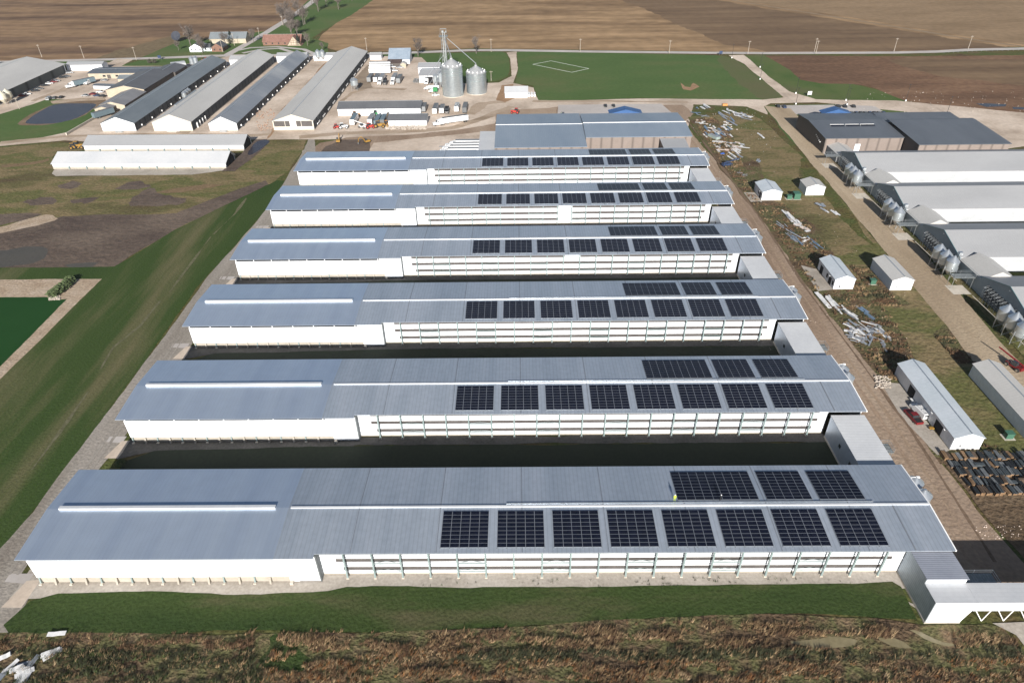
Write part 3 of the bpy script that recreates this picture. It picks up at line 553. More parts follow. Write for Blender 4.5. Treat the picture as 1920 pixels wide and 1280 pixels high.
# ---------------------------------------------------------------- generic gabled building
def gable(name, label, cat, x0, y0, w, d, he, hr, wallm, roofm, axis='y', over=.4, rz=0, group=None, sidem=None, ridge=True, base=True, px=.5, capm=None, eastm=None):
    """footprint w (x) by d (y) from its near-left corner; ridge along axis"""
    t = thing(name, label, cat, (x0, y0, 0), rz, group)
    sm = sidem or wallm
    s = over
    if axis == 'y':
        c = w * px
        m = M(); m.prism([(0.02, .0), (w - .02, 0), (w - .02, he), (c, hr - .02), (0.02, he)], 0, .25, 'y'); obj('gable_wall', m, wallm, t)
        m = M(); m.prism([(0.02, .0), (w - .02, 0), (w - .02, he), (c, hr - .02), (0.02, he)], d - .25, d, 'y'); obj('gable_wall', m, wallm, t)
        m = M(); m.box(0, .2, .252, d - .252, 0, he); obj('side_wall', m, sm, t)
        m = M(); m.box(w - .2, w, .252, d - .252, 0, he); obj('side_wall', m, eastm or sm, t)
        sl1 = (hr - he) / c; sl2 = (hr - he) / (w - c)
        m = M(); m.slab([(-s, -s, he - s * sl1 + .12), (c, -s, hr + .12), (c, d + s, hr + .12), (-s, d + s, he - s * sl1 + .12)], .1)
        m.slab([(c, -s, hr + .12), (w + s, -s, he - s * sl2 + .12), (w + s, d + s, he - s * sl2 + .12), (c, d + s, hr + .12)], .1); obj('roof', m, roofm, t)
        if ridge: m = M(); m.box(c - .14, c + .14, -s, d + s, hr + .08, hr + .17); obj('ridge_cap', m, capm or GALV, t)
    else:
        c = d * px
        m = M(); m.prism([(0.02, 0), (d - .02, 0), (d - .02, he), (c, hr - .02), (0.02, he)], 0, .25, 'x'); obj('gable_wall', m, sm, t)
        m = M(); m.prism([(0.02, 0), (d - .02, 0), (d - .02, he), (c, hr - .02), (0.02, he)], w - .25, w, 'x'); obj('gable_wall', m, eastm or sm, t)
        m = M(); m.box(.252, w - .252, 0, .2, 0, he); obj('front_wall', m, wallm, t)
        m = M(); m.box(.252, w - .252, d - .2, d, 0, he); obj('rear_wall', m, wallm, t)
        sl1 = (hr - he) / c; sl2 = (hr - he) / (d - c)
        m = M(); m.slab([(-s, -s, he - s * sl1 + .12), (w + s, -s, he - s * sl1 + .12), (w + s, c, hr + .12), (-s, c, hr + .12)], .1)
        m.slab([(-s, c, hr + .12), (w + s, c, hr + .12), (w + s, d + s, he - s * sl2 + .12), (-s, d + s, he - s * sl2 + .12)], .1); obj('roof', m, roofm, t)
        if ridge: m = M(); m.box(-s, w + s, c - .14, c + .14, hr + .08, hr + .17); obj('ridge_cap', m, capm or GALV, t)
    if base: m = M(); m.box(-.06, w + .06, -.06, -.001, 0, .35); obj('foundation', m, CONCL, t)
    return t
def facade(t, name, mm, x0, x1, y, z0, z1, side='s', dep=.08):
    m = M()
    if side == 's': m.box(x0, x1, y - dep, y - .002, z0, z1)
    else: m.box(y - dep, y - .002, x0, x1, z0, z1)      # on a west wall at x = y
    return obj(name, m, mm, t)
def facade_e(t, name, mm, y0, y1, x, z0, z1, dep=.08):
    m = M(); m.box(x + .002, x + dep, y0, y1, z0, z1); return obj(name, m, mm, t)

# five small white service sheds on the strip between the roads, and their neighbours
SW = mat('shed_side_wall', [(.62, .64, .66), (.7, .71, .72)], .3, rough=.6, fine=.04, ribs=(1, .9), ribd=.05)
SR = mat('shed_roof_white', [(.44, .49, .53), (.52, .56, .6)], .15, rough=.45, fine=.04, ribs=(1, .9), ribd=.05)
def awning(t, w, big=True):
    m = M(); x0 = w * .27
    m.box(x0, x0 + w * .52, -.12, -.062, .9, 2.1, 1 if big else 0)
    m.slab([(x0, -.9, 1.5), (x0 + w * .52, -.9, 1.5), (x0 + w * .52, -.06, 2.25), (x0, -.06, 2.25)], .06, 0)
    obj('awning_hatch', m, [TRIM, DARK], t)
for (x, y, w, d, he, hr, lab, dw, g2) in ((104.0, 274.2, 8.3, 11, 3.9, 5.2, 'small white shed west of its twin, furthest up the strip, with dark doorway', 1, SR),
    (124.3, 279, 8, 8.2, 3.9, 5.2, 'small white shed beside the green generator near the east gravel road', 0, LROOF),
    (106.4, 200, 6.7, 14.5, 4, 5.4, 'medium white shed with open side doors beside a bare concrete apron', 1, SR),
    (125.0, 199, 7.2, 15.3, 4, 5.3, 'medium white shed with windowless blank side near the green box', 0, LROOF),
    (105.8, 122.9, 7.2, 30, 4, 5.4, 'long white shed nearest the plank pile, red and white vehicles beside it', 2, SR),
    (126.4, 122, 7.4, 30.5, 4, 5.4, 'long white shed cut by the right edge of the photo', 0, LROOF)):
    t = gable('service_shed', lab, 'shed', x, y, w, d, he, hr, WHT, g2, group='white service sheds', sidem=SW, over=.25)
    awning(t, w, dw == 1)
    if dw == 1:
        facade(t, 'doorway', DARK, d * .18, d * .32, 0, 0, 2.8, 'w'); facade(t, 'window', DARK, d * .05, d * .12, 0, 1.2, 2.6, 'w'); facade(t, 'window', DARK, d * .4, d * .47, 0, 1.2, 2.6, 'w')
        if d > 12: facade(t, 'doorway', DARK, d * .7, d * .86, 0, 0, 2.8, 'w')
        m = M(); m.box(-.5, -.001, d * .25, d * .29, 3.1, 3.25); obj('wall_lamp', m, TRIM, t)
    if dw == 2:
        facade(t, 'doorway', DARK, d * .16, d * .27, 0, 0, 3, 'w'); facade(t, 'doorway', DARK, d * .64, d * .74, 0, 0, 3, 'w')
        for yy in (.12, .33): m = M(); m.box(-.5, -.001, d * yy, d * yy + .5, 3.2, 3.35); obj('wall_lamp', m, TRIM, t)

# ---------------------------------------------------------------- east rows: grey-roofed barns with gable ends, bins and fan frames
def east_barn(label):
    t = thing('layer_house', label, 'barn', (153, 290, 0), 0, 'grey-roofed barns along the east road')
    GW = mat('blue_grey_gable', [(.2, .245, .28), (.24, .285, .32)], .15, rough=.6, fine=.05)
    W, he, hr, L = 26.3, 6.1, 10.0, 120
    c = 13.1
    m = M(); m.prism([(0, 0), (W, 0), (W, he), (c, hr), (0, he)], 0, .3, 'x'); obj('gable_wall', m, GW, t)
    m = M(); m.box(.31, L, 0, .2, 0, he); m.box(.31, L, -.06, -.002, 2.2, 2.3); obj('front_wall', m, mat('front_wall_white', [(.36, .375, .39), (.43, .44, .455)], .2, rough=.7, fine=.05), t)
    m = M(); m.box(.31, L, W - .2, W, 0, he); obj('rear_wall', m, WHT, t)
    s = .3; k = (hr - he) / c
    m = M(); m.slab([(-.2, -s, he - s * k + .12), (L, -s, he - s * k + .12), (L, c, hr + .12), (-.2, c, hr + .12)], .12)
    obj('roof', m, LROOFX, t)
    m = M(); m.slab([(-.2, c, hr + .12), (L, c, hr + .12), (L, W + s, he - s * k + .12), (-.2, W + s, he - s * k + .12)], .12); obj('roof', m, LROOFX, t)
    m = M(); m.tube((-.25, -s, he - s * k + .1), (-.25, c, hr + .1), .1, n=4); m.tube((-.25, c, hr + .1), (-.25, W + s, he - s * k + .1), .1, n=4); obj('gable_trim', m, mat('teal_trim', [(.1, .2, .22)], .5, fine=.02), t)
    m = M(); m.box(-.08, -.002, 12.6, 13.2, 8.6, 8.8); obj('wall_lamp', m, TRIM, t)
    # frame of hoops over the fans on the gable
    FM = mat('fan_wall_dark', [(.05, .06, .07), (.08, .09, .1)], .5, rough=.7, fine=.2, fscale=3)
    m = M(); m.box(-.1, -.002, 1.5, 22.5, .4, 5.2); obj('fan_bank', m, FM, t)
    m = M(); n = 13
    for i in range(n):
        y = 2 + i * 1.6
        for z in (1.4, 2.6, 3.8, 5.0):
            m.tube((-1.9 if z > 4.5 else -1.2, y, z), (-.1, y, z), .05, n=4)
            if z > 4.5: m.tube((-1.9, y, z), (-1.2, y, z + .5), .05, n=4); m.tube((-1.2, y, z + .5), (-.1, y, z + .5), .05, n=4)
        m.tube((-1.9, y, .1), (-1.9, y, 5.0), .05, n=4)
        if i % 2: m.tube((-1.9, y, .3), (-1.9, y + 1.6, 5), .035, n=4)
    for z in (2.6, 5.0): m.tube((-1.9, 1.5, z), (-1.9, 22, z), .05, n=4)
    obj('fan_frame', m, mat('frame_grey', [(.3, .33, .35), (.4, .42, .44)], .5, rough=.5, metal=.4, fine=.1), t)
    m = M(); m.box(-2.5, -2.2, -6, 24, 0, .22); obj('kerb', m, CONC, t)
    # porch linking to the next barn, on the near side
    m = M(); m.box(.2, .45, -14.2, -.01, 0, 5.5); obj('link_wall', m, GW, t)
    m = M(); m.prism([(-.1, 5.3), (5.6, 8.0), (11.3, 5.3)], -14.2, -.35, 'y'); obj('link_roof', m, LROOF, t)
    return t
eb = east_barn('fourth grey-roofed barn up the east road, beyond it the slate roofed hall')
EB = ['third grey-roofed barn up the east road, with pale vents low on its wall', 'second grey-roofed barn up the east road, three bins before its gable', 'nearest grey-roofed barn by the east road, cut by the right edge']
ys = [290.0, 250.9, 210.9, 170.9]
ebs = [eb]
for i in range(3): ebs.append(dup(eb, (153, ys[i + 1], 0), label=EB[i], group='grey-roofed barns along the east road'))
eb.location = (153, ys[0], 0)
gb = feed_bin('bin', 2.0, 1.7, 3.4, 6.6, 8.4, legs=5)
NE = ['farthest', 'third', 'second', 'nearest']; first = True
for i in range(4):
    for j in range(3):
        lab = '%s of three tall hopper bins before the %s grey east barn' % (('front', 'middle', 'rear')[j], NE[i])
        loc = (148.6, ys[i] - 3.5 + j * 4.4, 0)
        if first: gb.location = loc; gb['label'] = lab; gb['group'] = 'hopper bins along the east road'; first = False
        else: dup(gb, loc, 0, lab, 'hopper bins along the east road')
p0 = platform('raised steel platform with a concrete pad below, before the farthest grey east barn', 7, 3.2, 4.4); p0.location = (145.6, 314.5, 0); p0['group'] = 'raised platforms along the east road'
for i in range(1, 4):
    dup(p0, (145.6, ys[i - 1] - 11.5, 0), 0, 'raised steel platform on thin legs just short of the %s grey east barn' % NE[i - 1], 'raised platforms along the east road')
for y in (311, 275, 236, 196): sheet('concrete_pad', [(145, y), (151, y), (151, y + 6), (145, y + 6)], CONC, .1, world=True)
for i in range(4):
    t = thing('bucket_elevator', 'narrow lattice auger tower beside the bins of the %s grey east barn' % NE[i], 'auger tower', (151.3, ys[i] - 1.5, 0), 0, 'auger towers along the east road')
    m = M()
    for dx, dy in ((0, 0), (1, 0), (0, 1), (1, 1)): m.tube((dx, dy, 0), (dx, dy, 7.8), .05, n=4)
    for k in range(6): m.tube((0, 0, k * 1.3), (1, 0, k * 1.3 + 1.3), .035, n=4); m.tube((0, 1, k * 1.3), (0, 0, k * 1.3 + 1.3), .035, n=4)
    obj('lattice', m, GALV, t); m = M(); m.cbox(.5, .5, 7.8, 1.2, 1.2, .8); obj('head_box', m, GALV, t)

# ---------------------------------------------------------------- slate hall (east office) and warehouse
t = thing('office_hall', 'dark slate roofed hall with three solar strips and tan front wall', 'hall', (150.6, 330.6, 0))
W, D, c = 38, 39, 24
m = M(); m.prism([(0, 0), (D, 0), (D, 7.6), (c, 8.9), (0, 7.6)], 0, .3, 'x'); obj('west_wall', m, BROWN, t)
m = M(); m.box(.31, W, 0, .3, 0, 7.55); obj('front_wall', m, TAN, t)
m = M(); m.box(.31, W, D - .3, D, 0, 7.55); m.box(W - .3, W, .3, D - .3, 0, 7.55); obj('rear_wall', m, TAN, t)
m = M(); m.slab([(-.5, -.6, 7.75), (W + .2, -.6, 7.75), (W + .2, c, 9.1), (-.5, c, 9.1)], .2); m.slab([(-.5, c, 9.1), (W + .2, c, 9.1), (W + .2, D + .5, 7.75), (-.5, D + .5, 7.75)], .2); obj('roof', m, SLATE, t)
for k in range(3):
    m = M(); x = 8 + k * 7.6
    zc = 7.75 + 1.35 * (15.5 / (c + .6))
    m.slab([(x, 14.5, zc + .2), (x + 6.7, 14.5, zc + .2), (x + 6.7, 16.4, zc + .4), (x, 16.4, zc + .4)], .1)
    m.box(x - .1, x + 6.8, 16.5, 16.7, zc + .1, zc + .5, 1); obj('solar_strip', m, [PANEL, TRIM], t)
for x, z in ((3, 6.9), (5, 6.9)): pass
for k in range(5): m = M(); m.box(-.35, -.001, 11 - k * 1.5, 11.5 - k * 1.5, 5.5 - k * .4, 5.9 - k * .4); obj('wall_unit', m, TRIM, t)
m = M(); m.box(15, 17.6, -.3, -.001, 0, 4.6); obj('white_door', m, WHT, t)
m = M(); m.prism([(0, 7.4), (8, 7.4), (16, 7.4), (8, 9.6)], 39.7, 46, 'y'); o = obj('blue_porch_roof', m, mat('bright_blue_metal', [(.03, .08, .2), (.04, .1, .24)], .3, rough=.45, fine=.04), t); o.location = (13, 0, 0)
m = M()
for xx in (14, 28): m.box(xx, xx + .4, 45, 45.4, 0, 7.4)
obj('porch_post', m, TAN, t)
t = thing('rear_hall', 'low slate roofed hall running behind the dark office hall and warehouse', 'hall', (189, 350, 0))
m = M(); m.box(0, 40, 0, 17, 0, 7.8); obj('wall', m, TAN, t); m = M(); m.slab([(-.4, -.5, 8), (40.4, -.5, 8), (40.4, 17.5, 8.6), (-.4, 17.5, 8.6)], .2); obj('roof', m, SLATE, t)
t = thing('warehouse', 'big dark slate warehouse with tan ribbed front at the right', 'warehouse', (189.2, 317.2, 0))
W, D = 42.5, 34
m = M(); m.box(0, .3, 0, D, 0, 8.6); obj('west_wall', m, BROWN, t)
m = M(); m.box(.31, W, 0, .3, 0, 8.6); obj('front_wall', m, TAN, t)
m = M(); m.box(.31, W, D - .3, D, 0, 8.6); m.box(W - .3, W, .31, D - .31, 0, 8.6); obj('rear_wall', m, TAN, t)
m = M(); m.slab([(-.5, -.6, 8.8), (W + .5, -.6, 8.8), (W + .5, D - 2, 10.3), (-.5, D - 2, 10.3)], .2); m.slab([(-.5, D - 2, 10.3), (W + .5, D - 2, 10.3), (W + .5, D + .5, 10.1), (-.5, D + .5, 10.1)], .2); obj('roof', m, SLATE, t)
sheet('concrete_apron', [(151, 326), (189, 326), (232, 312), (232, 318), (189, 330.5), (151, 331)], CONC, .2, world=True)
t = gable('covered_walk', 'low gabled passage roof at the foot of the slate hall', 'passage', 152.3, 318, 9, 15, 4.2, 5.6, SW, LROOF, over=.3, sidem=mat('blue_grey_gable', []))
t = gable('covered_walk', 'small gabled porch roof between the passage and the farthest grey barn', 'passage', 157, 314.5, 8, 4, 4.2, 5.4, SW, WROOF, over=.2)

# ---------------------------------------------------------------- slate-blue halls behind the sixth barn
t = thing('processing_hall', 'blue roofed west half of the double hall behind the rearmost long barn', 'hall', (-11.3, 324, 0))
m = M(); m.box(.2, 44.6, .3, 51.5, 0, 6.9); obj('wall', m, TAN, t)
m = M(); m.slab([(0, 0, 7.1), (44.9, 0, 7.1), (44.9, 30, 8.7), (0, 30, 8.7)], .2); m.slab([(0, 30, 8.7), (44.9, 30, 8.7), (44.9, 52, 7.5), (0, 52, 7.5)], .2); obj('roof', m, BLUER, t)
m = M(); m.box(0, 44.9, 29.9, 30.1, 8.6, 8.85); obj('ridge_cap', m, TRIM, t)
t = thing('processing_hall', 'blue roofed east half of the double hall, tan wall and blue porch', 'hall', (33.7, 334.6, 0))
m = M(); m.box(.2, 52.3, .4, 38.4, 0, 7.9); obj('wall', m, TAN, t)
m = M(); m.slab([(0, 0, 8.1), (52.8, 0, 8.1), (52.8, 18, 9.6), (0, 18, 9.6)], .2); m.slab([(0, 18, 9.6), (52.8, 18, 9.6), (52.8, 38.8, 8.1), (0, 38.8, 8.1)], .2); obj('roof', m, BLUER, t)
m = M(); m.box(0, 52.8, 17.9, 18.1, 9.5, 9.8); obj('ridge_cap', m, TRIM, t)
m = M(); m.prism([(0, 7.8), (9, 9.9), (18, 7.8)], 38.9, 46, 'y'); o = obj('blue_porch_roof', m, mat('bright_blue_metal', []), t); o.location = (16, 0, 0)
m = M()
for xx in (16.5, 33): m.box(xx, xx + .4, 45, 45.4, 0, 7.8)
obj('porch_post', m, TAN, t)
m = M(); m.box(37, 48.5, -13, .3, 0, 6.2); obj('lean_to', m, TAN, t); m = M(); m.slab([(36.6, -13.2, 6.3), (49, -13.2, 6.3), (49, -.05, 7.2), (36.6, -.05, 7.2)], .12); obj('lean_to_roof', m, LROOFX, t)
t = thing('loading_dock', 'white roofed loading dock where the white trucks back in', 'building', (-19.4, 327, 0))
m = M(); m.box(.2, 8, .3, 26, 0, 4.4); obj('wall', m, TAN, t); m = M(); m.slab([(0, 0, 4.6), (8.05, 0, 4.6), (8.05, 26.5, 5.6), (0, 26.5, 5.6)], .15); obj('roof', m, WROOF, t)
sheet('concrete_apron', [(-38, 322), (-12, 322), (-12, 338), (-38, 338)], CONC, .3, world=True)

# ---------------------------------------------------------------- north-west farmyard
def dark_side(t, d, he, w, hoods=0, hood_h=1.6):
    m = M(); m.box(w + .002, w + .12, .5, d - .5, .4, he - .25); obj('side_curtain', m, CURT, t)
    for k in range(hoods):
        m = M(); y = d * (k + .5) / hoods; m.box(w + .13, w + .8, y, y + .45, 1.2, 1.2 + hood_h * .5); m.box(w + .13, w + .35, y + 1.0, y + 1.4, 1.0, 1.2 + hood_h * .5); obj('fan_hood', m, TRIM, t)
t = gable('long_barn', 'long barn with dark grey metal roof and white gable, leftmost of the four slanting barns', 'barn', -230.8, 377.5, 18.6, 146, 4.6, 8.0, WHT, MROOF, group='four parallel older barns'); dark_side(t, 146, 4.6, 18.6, 11)
facade(t, 'door', TRIM, 8, 11.5, 0, 0, 3); m = M(); m.box(7.8, 11.6, -2, -.1, 0, 1.1); obj('landing', m, GALV, t)
t = gable('long_barn', 'long barn with light roof and wide cream front, second of the four slanting barns', 'barn', -201.8, 376.8, 21.6, 158, 5.2, 9.3, PALEC, LROOF, group='four parallel older barns'); dark_side(t, 158, 5.2, 21.6, 0)
facade(t, 'door', WHT, 7, 14, 0, 0, 4)
m = M(); m.box(1.5, 2.1, 28, 60, 6.0, 6.6); obj('roof_duct', m, GALV, t)
for k in range(4): m = M(); m.box(21.74, 22.3, 6 + k * 4, 6.6 + k * 4, 0, 3); obj('wall_fan', m, TRIM, t)
t = gable('long_barn', 'narrower long barn with patched grey roof, third of the four slanting barns', 'barn', -170.5, 376.3, 15.5, 160, 4.3, 8.0, SW, mat('patched_grey_roof', [(.3, .31, .33), (.2, .22, .25), (.36, .37, .38)], .02, st=(.3, 1, 1), rough=.5, fine=.04, ribs=(1, .9), ribd=.08), group='four parallel older barns'); dark_side(t, 160, 4.3, 15.5, 16)
facade(t, 'door', WHT, 6.5, 9.5, 0, 0, 3); m = M(); m.box(6, 9.8, -2, -.1, 0, 1.1); obj('landing', m, GALV, t)
t = gable('long_barn', 'widest of the four slanting barns, pale roof, beside the truck yard', 'barn', -134.9, 376.2, 22.4, 168, 5.2, 8.7, PALEC, LROOF, group='four parallel older barns'); dark_side(t, 168, 5.2, 22.4, 0)
facade(t, 'curtain_panel', STRIP, .6, 6.6, 0, 2.1, 5.1); facade(t, 'curtain_panel', STRIP, 6.9, 9.4, 0, 2.1, 5.1); facade(t, 'white_panel', WHT, 9.6, 12.8, 0, 2.1, 5.6); facade(t, 'curtain_panel', STRIP, 13, 15.6, 0, 2.1, 5.1); facade(t, 'curtain_panel', STRIP, 15.9, 21.8, 0, 2.1, 5.1)
for k in range(12):
    for j in range(4): m = M(); y = 7 + k * 13.2 + j * 1.7; m.box(22.53, 22.85, y, y + .6, .9, 1.7); obj('fan', m, TRIM, t)
# low cross buildings at the far ends
gable('cross_building', 'white low building joining the far ends of the first two slanting barns', 'building', -210.5, 526, 26, 9, 4.4, 6, WHT, LROOFX, 'x')
gable('cross_building', 'white low building behind the third slanting barn', 'building', -178.2, 534, 22, 9, 4.6, 6, WHT, LROOFX, 'x')
gable('cross_building', 'white low building with dark doorway behind the twin bins', 'building', -151.8, 538, 24, 8, 3.8, 5, WHT, LROOFX, 'x')
gable('pump_shed', 'small white grey-roofed shed at the far corner of the widest slanting barn', 'shed', -109.8, 538.8, 8.3, 7, 3.3, 4.6, WHT, LROOFX, 'x')
def put_bin(px, py, r, zb, zt, zc, label, zh=1.6):
    g = G(px, py); b = feed_bin(label, r, zh, zb, zt, zc); b.location = (g.x, g.y, 0); return b
put_bin(598, 115, 1.7, 3, 7, 8.2, 'left of twin galvanised bins between the third and fourth slanting barns')
put_bin(606.5, 115, 1.7, 3, 7, 8.2, 'right of twin galvanised bins between the third and fourth slanting barns')
put_bin(362, 124, 1.7, 1.5, 5.4, 6.8, 'left of two slim bins near the county road behind the offices', .8)
put_bin(369, 123, 1.7, 1.5, 5.4, 6.8, 'right of two slim bins near the county road behind the offices', .8)
put_bin(666, 170, 2.4, 3.6, 6.6, 8.1, 'single squat bin on legs beside the widest slanting barn')
for i, (px, py) in enumerate(((348, 187), (352, 184), (356, 181))): put_bin(px, py, 1.5, 1.8, 4.2, 5.2, 'small bin in the alley between the first two slanting barns, %s of three' % ('front', 'middle', 'rear')[i], 1)
# the two sheds with open east ends
for (x, y, L, d, he, hr, lab, rm) in ((-227, 321, 85.4, 12, 2.7, 5.8, 'front one of two long low white sheds left of the main barns', WROOF), (-224.5, 346, 83.5, 11, 3.1, 5.9, 'rear one of two long low sheds, greyer roof, cream wall base', LROOFX)):
    t = gable('machine_shed', lab, 'shed', x, y, L, d, he, hr, WHT, rm, 'x', group='low open-ended sheds', px=.66, over=.5, eastm=SW, rz=-.02)
    m = M(); m.prism([(.8, .2), (d - .8, .2), (d - .8, he - .3), (d * .66, hr - .8), (.8, he - .3)], L + .002, L + .1, 'x'); obj('open_end', m, DARK, t)
    m = M(); m.box(0, L, -.3, -.062, 0, 1.0); obj('wall_base', m, CONCL, t)
    for k in range(9): m = M(); xx = 8 + k * (L - 16) / 8; m.box(xx, xx + .5, -.9, -.31, 0, 1.5); obj('wall_post', m, STEEL, t)
sheet('gravel_path', [(104, 316), (98, 326), (105, 331), (360, 328), (420, 320), (440, 319), (420, 316)], GRAVG, .5)
sheet('dirt', [(415, 322), (440, 300), (480, 262), (500, 262), (508, 266), (470, 300), (440, 322)], MUD, .8)
sheet('puddle', [(462, 290), (480, 266), (498, 262), (508, 266), (490, 280), (470, 292)], PONDM, .4, smooth=1)
# far left: big pale-roofed barn with dark open side
t = gable('big_barn', 'very wide pale-roofed barn at the left edge with dark east side and parked cars', 'barn', -374, 400, 50, 112, 6.0, 11.0, WHT, LROOF, over=1.0)
m = M(); m.box(50.002, 50.15, .5, 111, .3, 5.7); obj('side_curtain', m, mat('grey_green_curtain', [(.1, .115, .115), (.13, .145, .145)], .1, rough=.8, fine=.1, ribs=(1, 15), ribd=.6), t)
gable('cross_building', 'white low building with wide dark doorway behind the left car park', 'building', -326, 517, 26, 8, 4.2, 5.4, WHT, LROOFX, 'x')
t = gable('annex_shed', 'small white-walled shed at the left edge by the county road', 'shed', -400, 520, 22, 9, 4, 5.2, WHT, WROOF, 'x')
for i, (px, py) in enumerate(((11, 197), (20, 193))):
    b = feed_bin(('front' if i == 0 else 'rear') + ' cream fibreglass bin on legs beside the very wide barn', 2.6, 1.4, 3.8, 6.4, 8.4); g = G(px, py); b.location = (g.x, g.y, 0)
    for c in b.children:
        if not c.name.startswith('leg') and not c.name.startswith('cross'): c.data.materials.clear(); c.data.materials.append(mat('cream_fibreglass', [(.5, .47, .38), (.58, .55, .45)], .3, rough=.6, fine=.05))
# offices
t = gable('office_wing', 'low dark-roofed office wing with cream wall behind the parked trucks', 'building', -298.5, 494, 50, 17, 3.6, 4.6, CREAM, SLATE, 'x', sidem=CREAM)
for k in (10, 19, 27): facade(t, 'window', GLASS, k, k + 2, 0, 1.2, 2.4)
facade(t, 'door', BROWN, 13, 15.5, 0, 0, 2.6)
t = gable('processing_building', 'brown-roofed gabled building with cream front by the pond', 'building', -262, 446.5, 24.5, 44, 4.7, 7.2, CREAM, DROOF, sidem=BROWN)
m = M(); m.box(-1, 0, 0, 6, 0, 3); 
t = gable('processing_building', 'dark low extension at the far end of the brown-roofed building', 'building', -252, 491, 16, 20, 4.3, 6, BROWN, DROOF, sidem=BROWN)
t = gable('processing_building', 'lower grey-roofed wing with cream gable facing the pond', 'building', -252, 417, 15.5, 29, 3.4, 5.4, CREAM, mat('mid_brown_grey_roof', [(.17, .17, .18), (.22, .22, .23)], .1, rough=.6, fine=.08), sidem=BROWN)
t = gable('entry_wing', 'small cream wing with dark door, nearest to the pond', 'building', -251.5, 410.5, 9.5, 6.2, 3.2, 4.4, CREAM, mat('mid_brown_grey_roof', []), sidem=BROWN); facade(t, 'door', BROWN, 2, 5, 0, 0, 2.6)
t = gable('low_shed', 'flat white shed in front of the office wing', 'shed', -281, 466, 14, 5, 2.5, 2.9, WHT, SLATE, 'x', rz=-.15)
t = gable('low_shed', 'cream side wing between the office wing and the brown-roofed building', 'building', -271, 480, 12, 9, 3.2, 4.6, CREAM, MROOF, 'x')
t = thing('bus_shelter', 'small beige building with curved canopy beyond the dark low extension', 'building', (-247.5, 513.5, 0), .5)
m = M(); m.box(0, 9, 0, 8, 0, 3.2); obj('wall', m, CREAM, t); m = M(); m.prism([(-.4, 3.2), (0, 4.0), (3, 4.6), (8, 4.4), (8.5, 3.2)], -.3, 9.4, 'x'); obj('canopy', m, mat('white_roof', []), t)
m = M(); m.box(1, 8, -.06, -.002, 1.6, 2.6); obj('window_band', m, GLASS, t)
m = M(); m.box(9.002, 9.06, 1, 7, 0, 2.8); obj('opening', m, BROWN, t)

# ---------------------------------------------------------------- truck yard buildings
DSR = mat('charcoal_shed_roof', [(.095, .1, .11), (.12, .125, .135)], .1, rough=.55, fine=.05, ribs=(0, .9), ribd=.1)
t = gable('storage_shed', 'long white storage shed with charcoal roof north of the machines', 'shed', -104.3, 400.6, 48.1, 13.5, 4.3, 6.6, WHT, DSR, 'x', sidem=SW)
m = M(); m.slab([(36, 2.5, 5.02), (37.8, 2.5, 5.02), (39.6, 6.2, 5.67), (37.8, 6.2, 5.67)], .05); obj('roof_patch', m, LROOFX, t)
t = gable('storage_shed', 'shorter white storage shed with charcoal roof beside the moving white truck', 'shed', -72, 381.3, 21.3, 9.5, 3.3, 5.4, WHT, DSR, 'x', sidem=SW)
t = thing('barn_building', 'old barn with tall blue-grey roof at the far side of the truck yard', 'barn', (-94, 526, 0))
m = M(); m.prism([(0, 0), (13, 0), (13, 5.5), (9.5, 8.8), (0, 3.2)], 0, 15.5, 'x'); obj('wall', m, WHT, t)
m = M(); m.slab([(-.3, -.4, 3.1), (15.8, -.4, 3.1), (15.8, 9.5, 9.0), (-.3, 9.5, 9.0)], .12); m.slab([(-.3, 9.5, 9.0), (15.8, 9.5, 9.0), (15.8, 13.4, 5.4), (-.3, 13.4, 5.4)], .12); obj('roof', m, mat('old_blue_roof', [(.2, .25, .31), (.26, .31, .37)], .3, st=(1, 2, 1), rough=.5, fine=.06, ribs=(0, .9), ribd=.1), t)
m = M(); m.box(0, 10, -9, -.45, 0, 2.6); obj('lean_to', m, BROWN, t); m = M(); m.slab([(-.2, -9.4, 2.7), (10.2, -9.4, 2.7), (10.2, -.42, 3.4), (-.2, -.42, 3.4)], .1); obj('lean_to_roof', m, mat('rusty_brown_roof', [(.07, .05, .045), (.11, .075, .065)], .3, fine=.15), t)
g = gable('porch', 'small cream porch beside the rusty lean-to of the old barn', 'shed', -83.5, 513, 4, 6, 2.6, 3.8, CREAM, LROOF, over=.2)
t = gable('feed_mill', 'white upper building of the feed mill left of the elevator', 'building', -68.5, 495, 15, 14, 4.5, 6, WHT, LROOFX, 'x')
t = gable('feed_mill', 'lower grey-roofed feed mill building with dark doorway beside the bins', 'building', -65, 471, 14, 19, 5.0, 6.4, SW, LROOFX, 'x'); facade(t, 'doorway', DARK, 4, 9, 0, 0, 4.2)
t = gable('store_shed', 'white shed with small striped tanks at the edge of the green field', 'shed', -7.6, 434, 14, 12.5, 3.2, 5.4, WHT, WROOF, 'x')
m = M(); m.box(14.2, 15.4, 1, 10, 0, 1.6); m.box(15.9, 17.1, 2, 11, 0, 1.6); 
for k in range(3): mm = M(); mm.tube((15 + k * 1.7, 2, .8), (15 + k * 1.7, 8, .8), .7, n=10); o = obj('tank', mm, TRIM); o.location = (-7.6, 434, 0); tag(o, '%s of three white lying tanks beside the white field-edge shed' % ('left', 'middle', 'right')[k], 'tank', 'white lying tanks')

